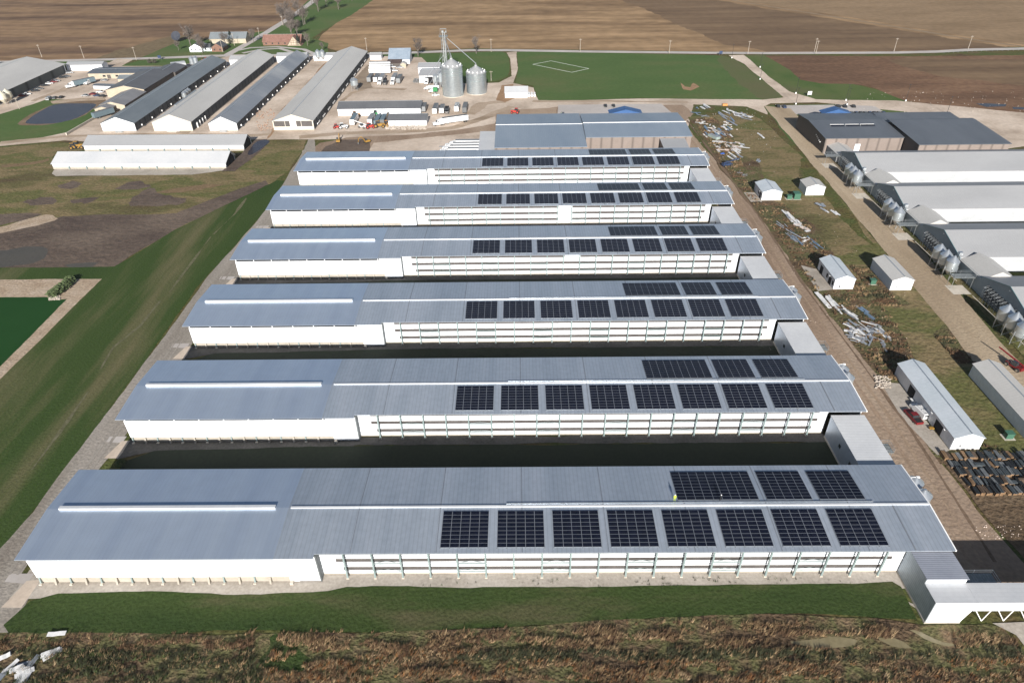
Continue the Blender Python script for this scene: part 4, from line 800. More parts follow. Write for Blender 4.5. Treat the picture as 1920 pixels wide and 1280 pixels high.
# grain silos and bucket elevator
def silo(x, y, r, he, hc, label):
    t = thing('grain_silo', label, 'silo', (x, y, 0), 0)
    m = M(); m.lathe([(r, 0), (r, he)], n=64); obj('silo_wall', m, mat('silo_corrugated', [(.4, .46, .5), (.52, .57, .6)], .5, st=(1, 1, 3), rough=.3, metal=.75, fine=.05, ribs=(2, 1.1), ribd=.1, spec=.5), t, True)
    m = M(); m.lathe([(r + .15, he + .004), (.9, hc), (.9, hc + .5), (.1, hc + .9)], n=48); obj('cone_roof', m, mat('silo_roof', [(.38, .39, .4), (.45, .46, .47)], .3, rough=.45, metal=.4, fine=.05), t, True)
    for k in range(2):
        m = M(); z = he - 2.2 - k * 2.2; m.lathe([(r + .02, z), (r + .09, z), (r + .09, z + .12), (r + .02, z + .12)], n=64); obj('ring_band', m, STEEL, t, True)
    for k in range(12):
        a = k * math.pi / 6 + .2; m = M(); rr = r * .86; zz = he + (hc - he) * .14
        m.cbox(rr * math.cos(a), rr * math.sin(a), zz, .5, .5, .75); obj('roof_vent', m, TRIM, t)
    m = M(); m.tube((0, 0, hc + .6), (0, 0, hc + 1.8), .35, n=8); obj('fill_spout', m, GALV, t)
    m = M(); m.lathe([(r + .25, 0), (r + .25, .35)], n=48); obj('footing', m, CONC, t)
    return t
silo(-40.4, 442.4, 6.55, 17.6, 21.6, 'taller grain silo at left with the elevator legs behind it')
silo(-25.8, 447.4, 6.35, 12.6, 16.2, 'shorter grain silo at right with a steep cone roof')
t = thing('bucket_elevator', 'tall lattice bucket elevator with spouts above the two grain silos', 'elevator', (-45.5, 455, 0))
LAT = mat('elevator_steel', [(0.176, 0.1925, 0.198), (0.2475, 0.264, 0.2695)], 1, rough=.5, metal=.4, fine=.15)
HT = 36.5
m = M()
for sx in (-1.4, 1.4):
    for sy in (-1.4, 1.4): m.tube((sx, sy, 0), (sx, sy, HT - 4), .13, n=4)
for k in range(14):
    z = k * 2.3
    for a, b in (((-1.4, -1.4), (1.4, -1.4)), ((1.4, -1.4), (1.4, 1.4)), ((1.4, 1.4), (-1.4, 1.4)), ((-1.4, 1.4), (-1.4, -1.4))):
        m.tube((a[0], a[1], z), (b[0], b[1], z + 2.3), .07, n=4); m.tube((a[0], a[1], z), (b[0], b[1], z), .07, n=4)
obj('lattice_tower', m, LAT, t)
m = M(); m.box(-.5, .0, -1.9, -1.4, 0, HT - 1.5); m.box(.6, 1.1, -1.9, -1.4, 0, HT - 1.5); obj('elevator_leg', m, mat('elevator_casing', [(.22, .24, .25), (.3, .32, .33)], .8, rough=.5, fine=.1), t)
m = M(); m.box(-2.6, 2.6, -2.4, 2.4, HT - 4.4, HT - 4.2)
for x in (-2.6, 2.6):
    for y in (-2.4, 2.4): m.tube((x, y, HT - 4.3), (x, y, HT - 3.1), .06, n=4)
m.tube((-2.6, -2.4, HT - 3.2), (2.6, -2.4, HT - 3.2), .06, n=4); m.tube((2.6, -2.4, HT - 3.2), (2.6, 2.4, HT - 3.2), .06, n=4); m.tube((-2.6, -2.4, HT - 3.2), (-2.6, 2.4, HT - 3.2), .06, n=4)
obj('platform', m, LAT, t)
m = M(); m.tube((-.8, -1.6, HT - 1.6), (.4, -1.6, HT - 1.6), .9, n=10); obj('head_drum', m, mat('elevator_casing', []), t)
m = M(); m.tube((1.6, -1.6, HT - 1.6), (2.1, -1.6, HT - 1.6), .8, n=10); m.box(-1.8, 2, -.5, .5, HT - .2, HT); m.tube((1.9, 0, HT - 4), (1.9, 0, HT), .08, n=4); m.tube((-1.9, 0, HT - 4), (-1.9, 0, HT), .08, n=4); obj('head_drum', m, mat('elevator_casing', []), t)
def spout(a, b, r=.22): mm = M(); mm.tube(a, b, r, n=6); obj('spout', mm, GALV, t)
spout((2.2, -2, HT - 5), (19.7, -7.6, 17.8)); spout((.5, -2, HT - 5), (5.1, -12.6, 23.6)); spout((-1.6, -2, HT - 16), (-12, -9, 9), .18); spout((-1.5, -1, HT - 20), (-9, -18, 8), .15)
m = M(); m.tube((1.5, 0, HT - 12), (9, 6, 0), .12, n=4); m.tube((-1.5, 0, HT - 12), (-10, 5, 0), .1, n=4); m.tube((1.5, 1, HT - 6), (6, 10, 0), .1, n=4); obj('guy_strut', m, LAT, t)
for i, (dx, dy) in enumerate(((-15.6, 434 - 430), (-12.4, 5), (-9.4, 4))):
    b = feed_bin('%s of the hopper bins crowded left of the taller silo' % ORD[i], 1.45, 2.4, 4.6, 8.5 + i * 1.5, 9.8 + i * 1.5); b.location = (-40 + dx + 3, 440 + dy + 12, 0)

# ---------------------------------------------------------------- farmhouses
def house_windows(t, w, n, z0=1, z1=2.2):
    for k in range(n): x = w * (k + .5) / n; facade(t, 'window', GLASS, x - .5, x + .5, 0, z0, z1)
t = gable('farmhouse', 'white farmhouse with grey shingle roof among bare trees by the road', 'house', -259, 573.5, 10, 12, 3.4, 6.0, WHT, DROOF, rz=0, base=False); house_windows(t, 10, 3)
t = gable('farmhouse_wing', 'low white wing joining the white farmhouse to its brick gable', 'house', -248.8, 576, 7, 7, 2.7, 4.6, WHT, DROOF, 'x', base=False); house_windows(t, 7, 2)
t = gable('farmhouse_gable', 'brick fronted cross gable at the right end of the farmhouse', 'house', -241.5, 573.5, 9, 11, 3.2, 6.2, mat('red_brick', [(0.156, 0.084, 0.06), (0.204, 0.12, 0.09)], 1, fine=.2), DROOF, base=False); house_windows(t, 9, 2)
t = gable('farm_outbuilding', 'white outbuilding with blue-grey roof behind the white farmhouse', 'barn', -254, 604, 30, 12, 3.8, 7.6, CREAM, MROOF, 'x', base=False)
t = gable('ranch_house', 'long brown-roofed timbered ranch house beyond the slanting barns', 'house', -207, 594, 31, 12, 2.9, 7.2, mat('red_brick', []), BRICK, 'x', base=False); house_windows(t, 31, 6)
m = M(); m.prism([(-.5, 0.1), (10.5, 0.1), (5, 7.0)], -2.6, -.1, 'y'); o = obj('cross_gable', m, CREAM, t); o.location = (21, 0, 0)
m = M(); m.slab([(-1, -3, .1), (5, -3, 7.4), (5, 4.5, 7.4), (-1, 4.5, .1)], .15); m.slab([(5, -3, 7.4), (11, -3, .1), (11, 4.5, .1), (5, 4.5, 7.4)], .15); o = obj('cross_roof', m, BRICK, t); o.location = (21, 0, 0)
m = M()
for a, b in (((0.6, 0.6), (9.4, .6)), ((2, 2.6), (8, 2.6)), ((3.2, 4.2), (6.8, 4.2)), ((5, .6), (5, 6.4)), ((3, .6), (3, 4)), ((7, .6), (7, 4))): m.tube((a[0], -2.68, a[1]), (b[0], -2.68, b[1]), .14, n=4)
o = obj('timbering', m, BRICK, t); o.location = (21, 0, 0)
t = thing('satellite_dish', 'dark mesh satellite dish standing on the farmhouse lawn', 'satellite dish', tuple(G(334, 78)))
m = M(); m.tube((0, 0, 0), (0, 0, 4), .25, n=6); obj('mast', m, STEEL, t)
m = M(); m.lathe([(.3, 0), (2.4, .5), (3.8, 1.4), (3.9, 1.5), (3.7, 1.45), (2.3, .62), (.2, .12)], n=20); o = obj('dish', m, mat('dish_mesh_dark', [(.03, .035, .05), (.05, .055, .07)], .5, fine=.1), t); o.location = (0, -.5, 4); o.rotation_euler = (math.radians(58), 0, 0)

# ---------------------------------------------------------------- vehicles (local +x is forward)
RED = paint('dark_red_paint', (.16, .012, .015)); WP = paint('white_paint', (.78, .78, .78)); BLK = paint('black_paint', (.02, .02, .022)); SIL = paint('silver_paint', (.42, .43, .45), metal=.3)
BLU = paint('dark_blue_paint', (.03, .05, .11)); GRY = paint('grey_paint', (.13, .135, .14)); YEL = paint('machine_yellow', (.3, .17, .035)); GRN = paint('machine_green', (.03, .2, .07)); REDM = paint('machine_red', (.45, .04, .03)); ORG = paint('machine_orange', (.5, .24, .08)); TEAL = paint('generator_green', (.05, .13, .09)); TRL = paint('trailer_grey_roof', (.22, .23, .24)); TRD = paint('trailer_blue_grey_side', (.13, .18, .21))
CHROME = paint('chrome', (.6, .6, .6), rough=.2, metal=.9)
def wheels(t, xs, w, r, wd=.28):
    for x in xs:
        for s in (-1, 1):
            m = M(); m.wheel(x, s * (w / 2 - wd / 2 + .02), r, r, wd); m.wheel(x, s * (w / 2 + .03), r, r * .5, .05, mi=1); obj('wheel', m, [RUBBER, CHROME], t)
def car(x, y, rz, pm_, label, kind='car', group=None):
    t = thing('parked_' + kind, label, kind, (x, y, 0), rz, group); L, W = (4.7, 1.85) if kind == 'car' else (5.6, 2.0)
    m = M()
    if kind == 'pickup':
        m.prism([(-2.8, .45), (2.75, .45), (2.8, .95), (1.6, 1.12), (.9, 1.15), (-.9, 1.15), (-2.8, 1.15)], -W / 2, W / 2, 'y')
        obj('body', m, pm_, t)
        m = M(); m.prism([(-.95, 1.152), (1.5, 1.152), (.7, 1.78), (-.8, 1.8)], -W / 2 + .12, W / 2 - .12, 'y'); obj('cabin_glass', m, GLASS, t)
        m = M(); m.box(-.7, .6, -W / 2 + .16, W / 2 - .16, 1.79, 1.84); obj('cabin_roof', m, pm_, t)
        m = M(); m.box(-2.7, -1.05, -W / 2 + .15, W / 2 - .15, 1.152, 1.17); obj('load_bed', m, DARK, t)
    elif kind == 'van':
        m.prism([(-2.8, .4), (2.5, .4), (2.8, .6), (2.75, 1.1), (1.7, 1.35), (1.1, 1.95), (-2.8, 1.95)], -W / 2, W / 2, 'y'); obj('body', m, pm_, t)
        m = M(); m.prism([(1.15, 1.9), (1.12, 1.97), (1.74, 1.39), (1.7, 1.33)], -W / 2 + .1, W / 2 - .1, 'y'); m.box(-2.83, -2.801, -.8, .8, 1.2, 1.7); obj('window', m, GLASS, t)
        m = M()
        for yy in (-.7, -.25, .25, .7): m.tube((-2.6, yy, 2.08), (1.0, yy, 2.08), .04, n=4)
        for xx in (-2.3, -.8, .8): m.tube((xx, -.8, 2.03), (xx, .8, 2.03), .03, n=4)
        obj('roof_rack', m, CHROME, t)
    else:
        m.prism([(-2.35, .35), (2.3, .35), (2.35, .7), (1.2, .92), (-1.9, .98), (-2.35, .85)], -W / 2, W / 2, 'y'); obj('body', m, pm_, t)
        m = M(); m.prism([(-1.95, .982), (1.2, .932), (.45, 1.4), (-1.3, 1.42)], -W / 2 + .1, W / 2 - .1, 'y'); obj('cabin_glass', m, GLASS, t)
        m = M(); m.box(-1.2, .35, -W / 2 + .16, W / 2 - .16, 1.415, 1.46); obj('cabin_roof', m, pm_, t)
    wheels(t, (-L / 2 + .95, L / 2 - .95), W, .34, .24)
    for s in (-1, 1): m = M(); m.cbox(L / 2 - .02, s * .65, .6, .08, .3, .16); obj('headlight', m, TRIM, t)
    return t
def trailer_parts(t, x0, L, col, roof, z0=1.15, h=2.75, w=2.55, axle=True):
    m = M(); m.box(x0 - L, x0, -w / 2, w / 2, z0, z0 + h); obj('trailer_box', m, col, t)
    m = M(); m.box(x0 - L, x0, -w / 2 + .02, w / 2 - .02, z0 + h + .002, z0 + h + .04); obj('trailer_roof', m, roof, t)
    wheels_ = [x0 - L + 1.2, x0 - L + 2.4] if axle else []
    for x in wheels_:
        for s in (-1, 1): m = M(); m.wheel(x, s * (w / 2 - .25), .5, .5, .5); obj('wheel', m, RUBBER, t)
    m = M(); m.box(x0 - 3.1, x0 - 2.9, -1, -.8, 0, z0); m.box(x0 - 3.1, x0 - 2.9, .8, 1, 0, z0); obj('landing_gear', m, STEEL, t)
def trailer(x, y, rz, label, L=14, col=None, roof=None, group=None, h=2.75, tank=False):
    t = thing('semi_trailer', label, 'trailer', (x, y, 0), rz, group)
    trailer_parts(t, 0, L, col or WP, roof or TRL, h=h); return t
def tractor_unit(t, col, x=0):
    m = M(); m.prism([(x + 0, .75), (x + 6.2, .75), (x + 6.25, 1.3), (x + 6.1, 1.75), (x + 4.3, 2.05), (x + 3.7, 2.9), (x + 2.6, 3.1), (x + .9, 3.6), (x + .9, 1.1), (x, 1.05)], -1.15, 1.15, 'y'); obj('cab', m, col, t)
    m = M(); m.prism([(x + 4.33, 2.08), (x + 4.36, 2.1), (x + 3.77, 2.9), (x + 3.7, 2.87)], -1.0, 1.0, 'y'); m.box(x + 3.0, x + 3.8, 1.152, 1.17, 1.9, 2.6); m.box(x + 3.0, x + 3.8, -1.17, -1.152, 1.9, 2.6); obj('windscreen', m, GLASS, t)
    m = M(); m.box(x + 6.22, x + 6.3, -.6, .6, .9, 1.6); m.box(x + 6.1, x + 6.4, -1.15, 1.15, .55, .8); obj('grille', m, CHROME, t)
    for xx in (x + .5, x + 1.7, x + 5.3):
        for s in (-1, 1): m = M(); m.wheel(xx, s * 1.0, .5, .5, .45); m.wheel(xx, s * 1.24, .5, .25, .05, mi=1); obj('wheel', m, [RUBBER, CHROME], t)
def semi(x, y, rz, label, L=14, col=None, tcol=None, roof=None, group=None, h=2.75):
    t = thing('semi_truck', label, 'truck', (x, y, 0), rz, group)
    tractor_unit(t, tcol or WP, 0); trailer_parts(t, .7, L, col or WP, roof or TRL, h=h); return t
def box_truck(x, y, rz, label, col=None, tank=False, L=5.5):
    t = thing('box_truck', label, 'truck', (x, y, 0), rz)
    m = M(); m.prism([(L - .1, .7), (L + 2.6, .7), (L + 2.65, 1.4), (L + 1.5, 1.6), (L + 1.1, 2.4), (L - .1, 2.45)], -1.05, 1.05, 'y'); obj('cab', m, WP, t)
    m = M(); m.prism([(L + 1.53, 1.63), (L + 1.56, 1.66), (L + 1.15, 2.38), (L + 1.12, 2.35)], -.9, .9, 'y'); obj('windscreen', m, GLASS, t)
    m = M()
    if tank: m.tube((0, 0, 1.9), (L - .4, 0, 1.9), .95, n=12)
    else: m.box(0, L - .25, -1.2, 1.2, 1.0, 3.3)
    obj('load_tank' if tank else 'load_box', m, col or WP, t); wheels(t, (1.2, L + 1.6), 2.3, .48, .4); m = M(); m.box(0, L, -.5, .5, .6, .9); obj('chassis', m, STEEL, t)
    return t
def at(px, py): g = G(px, py); return g.x, g.y
# cars and vans
x, y = 101.0, 136.5
car(102.3, 134.5, math.radians(98), RED, 'dark red pickup parked beside the white van', 'pickup')
car(104.9, 136.6, math.radians(100), WP, 'white van with ladder rack beside the dark red pickup', 'van')
lot = [((51, 178), WP), ((43, 181), RED), ((66, 172), BLK), ((74, 168), GRY), ((85, 162), BLK), ((93, 158), WP), ((101, 155), RED), ((106, 153), SIL), ((118, 147), BLK), ((125, 145), GRY), ((131, 138), SIL)]
nm = {RED: 'red', WP: 'white', BLK: 'black', GRY: 'grey', SIL: 'silver', BLU: 'dark blue'}
for i, (p, c) in enumerate(sorted(lot)):
    a, b = at(*p); car(a, b, math.radians(20), c, '%s car, %s from the left in the row beside the very wide pale barn' % (nm[c], ORD[i]), group='cars beside the very wide pale barn')
for i, (p, c) in enumerate([((93, 187), SIL), ((104, 185), GRY), ((116, 184), BLK)]):
    a, b = at(*p); car(a, b, math.radians(95), c, '%s %s parked at the grass edge above the pond, %s of three' % (nm[c], 'van' if i == 0 else 'car', ORD[i]), 'van' if i == 0 else 'car', group='three vehicles above the pond')
for i, (p, c) in enumerate([((160, 181), SIL), ((174, 178), RED), ((182, 181), BLU), ((192, 182), BLK), ((188, 174), WP), ((196, 152), SIL)]):
    a, b = at(*p); car(a, b, math.radians(170), c, '%s car %s in the car park east of the pond' % (nm[c], ['furthest left', 'second from left', 'nearest the corner', 'nearest the cream gable', 'by the flat white shed', 'close to the office door'][i]), group='cars east of the pond')
for i, (p, c) in enumerate([((1135, 200), BLK), ((1150, 200), BLK), ((1055, 215), GRY)]):
    a, b = at(*p); car(a, b, math.radians(88), c, ('left of two black cars on the pale pad behind the blue halls', 'right of two black cars on the pale pad behind the blue halls', 'grey car half hidden at the left end of the blue halls')[i])
for i, p in enumerate([(1458, 201), (1470, 202), (1571, 201), (1583, 201), (1599, 201)]):
    a, b = at(*p); car(a, b, math.radians(86), BLK if i != 1 else BLU, '%s car, %s from the left on the pale pad behind the dark office hall' % ('dark blue' if i == 1 else 'black', ORD[i]), group='cars behind the dark office hall')
for i in range(9):
    a, b = at(1590 + i * 8.5, 216); car(a, b + 2, math.radians(90), (BLK, GRY, BLU)[i % 3], '%s car %s along the rear wall of the dark office hall' % (('black', 'grey', 'dark blue')[i % 3], ORD[i]), group='cars along the rear wall of the office hall')
a, b = at(817, 180); car(a, b, math.radians(10), WP, 'white car left of the foot of the taller silo')
a, b = at(735, 127); car(a, b, math.radians(175), WP, 'white pickup before the rusty lean-to', 'pickup'); a, b = at(739, 134); car(a, b, math.radians(170), WP, 'white pickup at the right end of the long white trailers', 'pickup')
a, b = at(751, 128); car(a, b, math.radians(5), SIL, 'silver pickup near the cream porch of the old barn', 'pickup')
a, b = at(386, 113); car(a, b, math.radians(30), REDM, 'red and white pickup near the two slim bins', 'pickup')
# trucks and trailers
a, b = at(148, 160); semi(a, b - 4, math.radians(-128), 'white cab with long dark grey trailer, parked by the office wing', 14, TRD, WP, GRY)
a, b = at(172, 156); t = thing('truck_tractor', 'white truck cab without trailer beside the dark grey semi', 'truck', (a, b, 0), math.radians(-100)); tractor_unit(t, WP)
a, b = at(193, 219); trailer(a - 2, b - 6, math.radians(-118), 'grey trailer backed beside the small cream wing', 13, TRD, GRY)
for i, (px, py, tc) in enumerate(((661, 238, TRD), (694, 237, TRD), (706, 240, TRD), (717, 238, GRY))):
    a, b = at(px, py); trailer(a, b, math.radians(-90), '%s blue-grey box trailer from the left among the machines' % ORD[i], 12.5 - (i % 2), [WP, WP, TRD, GRY][i], TRD if i != 1 else TRL, 'trailers parked among the machines')
for i, (px, py, c) in enumerate(((692, 157, TRL), (704, 157, WP), (747, 159, TRL))):
    a, b = at(px, py); trailer(a, b, math.radians(-91), '%s trailer from the left in the middle of the truck yard' % ORD[i], 12, c, GRY, 'trailers in the truck yard')
for i, (px, py) in enumerate(((712, 160), (736, 160))):
    a, b = at(px, py); semi(a, b + 5, math.radians(-91), 'white nosed truck with long grey-topped trailer, %s of the pair in the truck yard' % ('left', 'right')[i], 12.5, WP, WP, TRL)
a, b = at(722, 160); t = thing('truck_tractor', 'dark truck cab alone between the two parked semis', 'truck', (a, b + 5, 0), math.radians(-90)); tractor_unit(t, BLK)
for i in range(4):
    a, b = at(733, 139 - i * 4.2); trailer(a, b, 0, 'long white trailer parked sideways, %s of four counted from the front' % ORD[i], 15, WP, TRL, 'white trailers parked sideways')
for i, (px, py, c, L) in enumerate(((794, 213, TRL, 9), (815, 217, WP, 12), (828, 216, WP, 9), (856, 213, WP, 9), (871, 215, GRY, 12))):
    a, b = at(px, py); trailer(a, b, math.radians(-91), '%s trailer from the left in the row right of the long charcoal-roofed shed' % ORD[i], L, c, [GRY, GRY, GRY, TRL, GRY][i], 'trailers right of the charcoal-roofed shed')
a, b = at(838, 214); t = thing('truck_tractor', 'white and black truck cab parked between the trailers near the silos', 'truck', (a, b + 5, 0), math.radians(-90)); tractor_unit(t, BLK)
a, b = at(832, 234); semi(a, b, math.radians(-157), 'white truck driving with angled trailer past the short charcoal-roofed shed', 15, WP, WP, GRY)
for i in range(5):
    semi(-35.2 + i * 1.0, 329.4 + i * 4.0, math.radians(180), 'white truck backed into the white loading dock, %s of five from the front' % ORD[i], 15.5, WP, WP, TRL, 'five white trucks at the loading dock')
box_truck(-20.6, 325.9, math.radians(180), 'shorter white box truck in front of the five docked trucks', L=8)
a, b = at(800, 169); box_truck(a + 8, b, math.radians(180), 'white tank truck left of the taller silo', tank=True, L=7)
a, b = at(812, 174); box_truck(a + 3, b, math.radians(180), 'green and white flatbed left of the silo foot', GRN, L=3)
a, b = at(800, 158); box_truck(a, b + 4, math.radians(-90), 'white truck standing in the feed mill doorway', L=4)
semi(226, 352, math.radians(2), 'white truck with trailer at the right edge behind the warehouse', 15, WP, WP, WP)
# machines
def machine(px, py, rz, col, label, kind='wheel_loader', cabc=None, s=1.0):
    a, b = at(px, py); t = thing(kind, label, kind.replace('_', ' '), (a, b, 0), math.radians(rz)); t.scale = (s, s, s)
    if kind == 'excavator':
        for sy in (-1.1, 1.1): m = M(); m.prism([(-2, .1), (-1.6, 0), (1.6, 0), (2, .1), (2, .8), (-2, .8)], sy - .3, sy + .3, 'y'); obj('track', m, RUBBER, t)
        m = M(); m.prism([(-2.3, .9), (1.4, .9), (1.4, 2.0), (-1, 2.2), (-2.3, 1.9)], -1.3, 1.3, 'y'); obj('body', m, col, t)
        m = M(); m.box(.1, 1.4, .3, 1.25, 2.0, 3.1); obj('cab', m, GLASS, t)
        m = M(); m.tube((1.2, -.3, 1.8), (3.6, -.3, 5.0), .32, .25); m.tube((3.6, -.3, 5.0), (5.6, -.3, 4.0), .25, .2); obj('boom', m, col, t)
        m = M(); m.tube((5.6, -.3, 4.2), (6.4, -.3, 1.3), .2, .15); obj('arm', m, col, t); m = M(); m.prism([(5.9, 1.4), (6.9, 1.3), (6.7, .4), (6.0, .5)], -.8, .2, 'y'); obj('bucket', m, GRY, t)
    elif kind == 'telehandler':
        m = M(); m.prism([(-2.6, .7), (2.3, .7), (2.3, 1.4), (-.6, 1.6), (-2.6, 1.9)], -.9, .9, 'y'); obj('body', m, col, t)
        m = M(); m.box(-1, .6, .2, 1.1, 1.4, 2.6); obj('cab', m, GLASS, t)
        m = M(); m.tube((-2.3, -.3, 2.0), (6.2, -.3, 3.2), .28, .2); obj('boom', m, col, t); wheels(t, (-1.7, 1.7), 2.4, .65, .5)
    else:
        m = M(); m.prism([(-2.2, .8), (2.6, .8), (2.6, 1.7), (.5, 1.9), (-2.2, 1.8)], -.7, .7, 'y'); obj('body', m, col, t)
        m = M(); m.prism([(-1.6, 1.8), (.3, 1.85), (.1, 3.0), (-1.4, 3.0)], -.75, .75, 'y'); obj('cab', m, cabc or GLASS, t)
        m = M(); m.box(-1.5, .2, -.8, .8, 3.0, 3.12); obj('cab_roof', m, col, t)
        for x, r in ((-1.5, .95), (1.8, .75)):
            for sy in (-1, 1): m = M(); m.wheel(x, sy * 1.05, r, r, .5); m.wheel(x, sy * 1.33, r, r * .5, .06, mi=1); obj('wheel', m, [RUBBER, col], t)
        if kind == 'wheel_loader': m = M(); m.tube((1.8, -.6, 1.5), (3.6, -.6, .7), .12); m.tube((1.8, .6, 1.5), (3.6, .6, .7), .12); m.prism([(3.4, .2), (4.4, .2), (4.1, .35), (3.7, 1.2), (3.4, 1.2)], -1.3, 1.3, 'y'); obj('bucket', m, col, t)
    return t
machine(635, 267, 95, YEL, 'yellow excavator standing alone on the dark mud', 'excavator', s=.75)
machine(688, 268, 215, YEL, 'yellow and black excavator with lowered arm on the dark mud', 'excavator', s=.75)
machine(712, 239, 0, YEL, 'yellow wheel loader with big black tyres near the rubble heap', 'wheel_loader', s=1.25)
machine(644, 241, 10, WP, 'white tractor in front of the left box trailer', 'farm_tractor')
machine(632, 241, 0, REDM, 'red machine at the left end of the machine row', 'farm_tractor', s=.8)
machine(680, 240, 150, WP, 'white telehandler with long boom among the trailers', 'telehandler')
machine(694, 241, 20, REDM, 'red tractor between telehandler and yellow loader', 'farm_tractor')
machine(707, 217, 10, GRN, 'green tractor behind the box trailers', 'farm_tractor', s=1.1)
machine(668, 218, 0, ORG, 'orange machine behind the left box trailer', 'farm_tractor'); machine(730, 217, 0, YEL, 'small yellow machine at the corner of the short charcoal shed', 'farm_tractor', s=.7)
machine(727, 236, 40, ORG, 'rusty orange loader next to the short charcoal shed', 'wheel_loader')
machine(149, 278, 0, YEL, 'yellow machine hidden at the end of the rear low shed', 'wheel_loader', s=1.2); machine(140, 279, 30, YEL, 'yellow implement left of the yellow machine by the rear low shed', 'farm_tractor')
machine(1363, 312, 20, BLU, 'dark blue telehandler reaching into the scrap heap', 'telehandler'); machine(966, 213, 170, REDM, 'red machine left of the blue halls', 'farm_tractor'); machine(1838, 596, 0, YEL, 'yellow sprayer at the edge of the east strip', 'farm_tractor', s=.5) if 0 else None
machine(1900, 690, 110, RED, 'dark red loader under the rusty hopper at the right edge', 'telehandler'); machine(927, 180, 0, WP, 'white utility vehicle at the foot of the shorter silo', 'farm_tractor', s=.7) if 0 else None
def gen_box(x, y, label, col=TEAL, lx=1.8, ly=1.4, h=1.5):
    t = thing('transformer_box', label, 'box', (x, y, 0)); m = M(); m.cbox(0, 0, .15, lx, ly, h); obj('cabinet', m, col, t); m = M(); m.slab([(-lx / 2 - .1, -ly / 2 - .1, h + .28), (lx / 2 + .1, -ly / 2 - .1, h + .28), (lx / 2 + .1, ly / 2 + .1, h + .33), (-lx / 2 - .1, ly / 2 + .1, h + .33)], .1); obj('lid', m, col, t)
    m = M(); m.cbox(0, 0, 0, lx + 1, ly + 1, .14); obj('slab', m, CONC, t)
a, b = at(1492, 372); gen_box(a, b, 'big green generator beside the small east shed', TEAL, 2.6, 3, 2.4)
a, b = at(1479, 373); gen_box(a, b, 'low green box right of the small west shed', TEAL, 2, 1.5, 1.5)
a, b = at(1635, 532); gen_box(a, b, 'green box left of the blank medium shed'); a, b = at(1889, 820); gen_box(a, b, 'green box right of the long white shed')
a, b = at(1745, 805); t = thing('yellow_cart', 'small yellow hand cart on the gravel beside the long white shed', 'cart', (a, b, 0)); m = M(); m.cbox(0, 0, .4, 1.2, .7, .35); obj('tray', m, YEL, t); wheels(t, (0,), .8, .25, .1)

# ---------------------------------------------------------------- trees
def branches(m, p, d, L, r, depth, spread=.5, nb=3):
    q = p + d * L
    m.tube(p, q, r, r * .72, n=3 if depth < 4 else 5)
    if depth == 0: return
    for i in range(nb):
        t = U(.45, 1.0); s = p + d * L * t
        v = Vector((U(-1, 1), U(-1, 1), U(-.15, .75))).normalized()
        nd = (d * (1 - spread) + v * spread).normalized()
        branches(m, s, nd, L * U(.55, .8), r * .7, depth - 1, spread, nb)
def bare_tree_mesh(h, seed, fine=.05):
    random.seed(seed); t = M(); c = M()
    t.tube((0, 0, 0), (0.1 * h * U(-1, 1) * .3, 0, h * .3), h * .028, h * .02, n=7); t.tube((0.0, 0, h * .29), (0, 0, h * .62), h * .018, h * .01, n=6)
    for i in range(15):
        z = h * U(.22, .62); a = U(0, 6.28); d = Vector((math.cos(a) * U(.4, .9), math.sin(a) * U(.4, .9), U(.6, 1.2))).normalized()
        branches(c, Vector((0, 0, z)), d, h * U(.16, .25), h * .0095, 4, .55, 3)
    return t, c
TW = mat('grey_brown_twigs', [(.12, .1, .09), (.17, .145, .13)], .5, fine=.15, rough=.9)
protos = []
def tree(px, py, h, label, k, sc_=1.0):
    a, b = at(px, py)
    if len(protos) <= k:
        tm, cm = bare_tree_mesh(10, 40 + k); r = thing('bare_tree', label, 'tree', (a, b, 0), U(0, 6), 'bare winter trees by the lane'); obj('trunk', tm, BARK, r); obj('crown', cm, TW, r); protos.append(r); r.scale = (h / 10,) * 3; return r
    return dup(protos[k], (a, b, 0), U(0, 6), label, 'bare winter trees by the lane', h / 10)
tl = [((358, 88), 17, 'tallest bare tree behind the white farmhouse'), ((375, 92), 12, 'bare tree above the white farmhouse roof'), ((380, 100), 11, 'bare tree in front of the white farmhouse'), ((424, 88), 12, 'bare tree at the left end of the farm outbuilding'),
      ((784, 106), 14, 'bare tree at the right of the old blue-grey barn'), ((893, 101), 13, 'bare tree on the lawn above the shorter silo'), ((532, 48), 17, 'bare tree left of the clump beside the lane'), ((545, 60), 18, 'front bare tree of the lane clump'),
      ((551, 52), 17, 'middle bare tree of the lane clump'), ((541, 40), 18, 'bare tree standing closest to the lane'), ((572, 46), 17, 'pale trunked bare tree with a long shadow'), ((569, 47), 15, 'bare tree just left of the pale trunked one'), ((597, 22), 18, 'white trunked bare tree high in the lane strip'),
      ((635, 18), 15, 'lone bare tree at the right of the lane strip'), ((559, 30), 16, 'bare tree across from the lane bend'), ((577, 86), 10, 'bare tree on the lawn right of the ranch house'), ((605, 96), 7, 'low bare bush right of the ranch house lawn'),
      ((558, 68), 14, 'bare tree behind the right gable of the ranch house'), ((548, 70), 15, 'bare tree rising behind the ranch house roof'), ((528, 34), 14, 'bare tree on the far side of the lane'), ((612, 12), 14, 'bare tree in the dark far group of the strip'), ((585, 10), 14, 'bare tree at the top left of the far group'),
      ((476, 80), 11, 'bare tree at the farm drive by the lane'), ((335, 95), 8, 'small bare tree on the lawn left of the farmhouse'), ((660, 2), 12, 'bare tree at the very top of the strip')]
for i, (p, h, lab) in enumerate(tl): tree(p[0], p[1], h, lab, min(len(protos), 4) if i < 5 else i % 5)
random.seed(11)
CONI = mat('dark_conifer', [(.012, .02, .018), (.03, .045, .035)], 1.2, fine=.3, rough=.9)
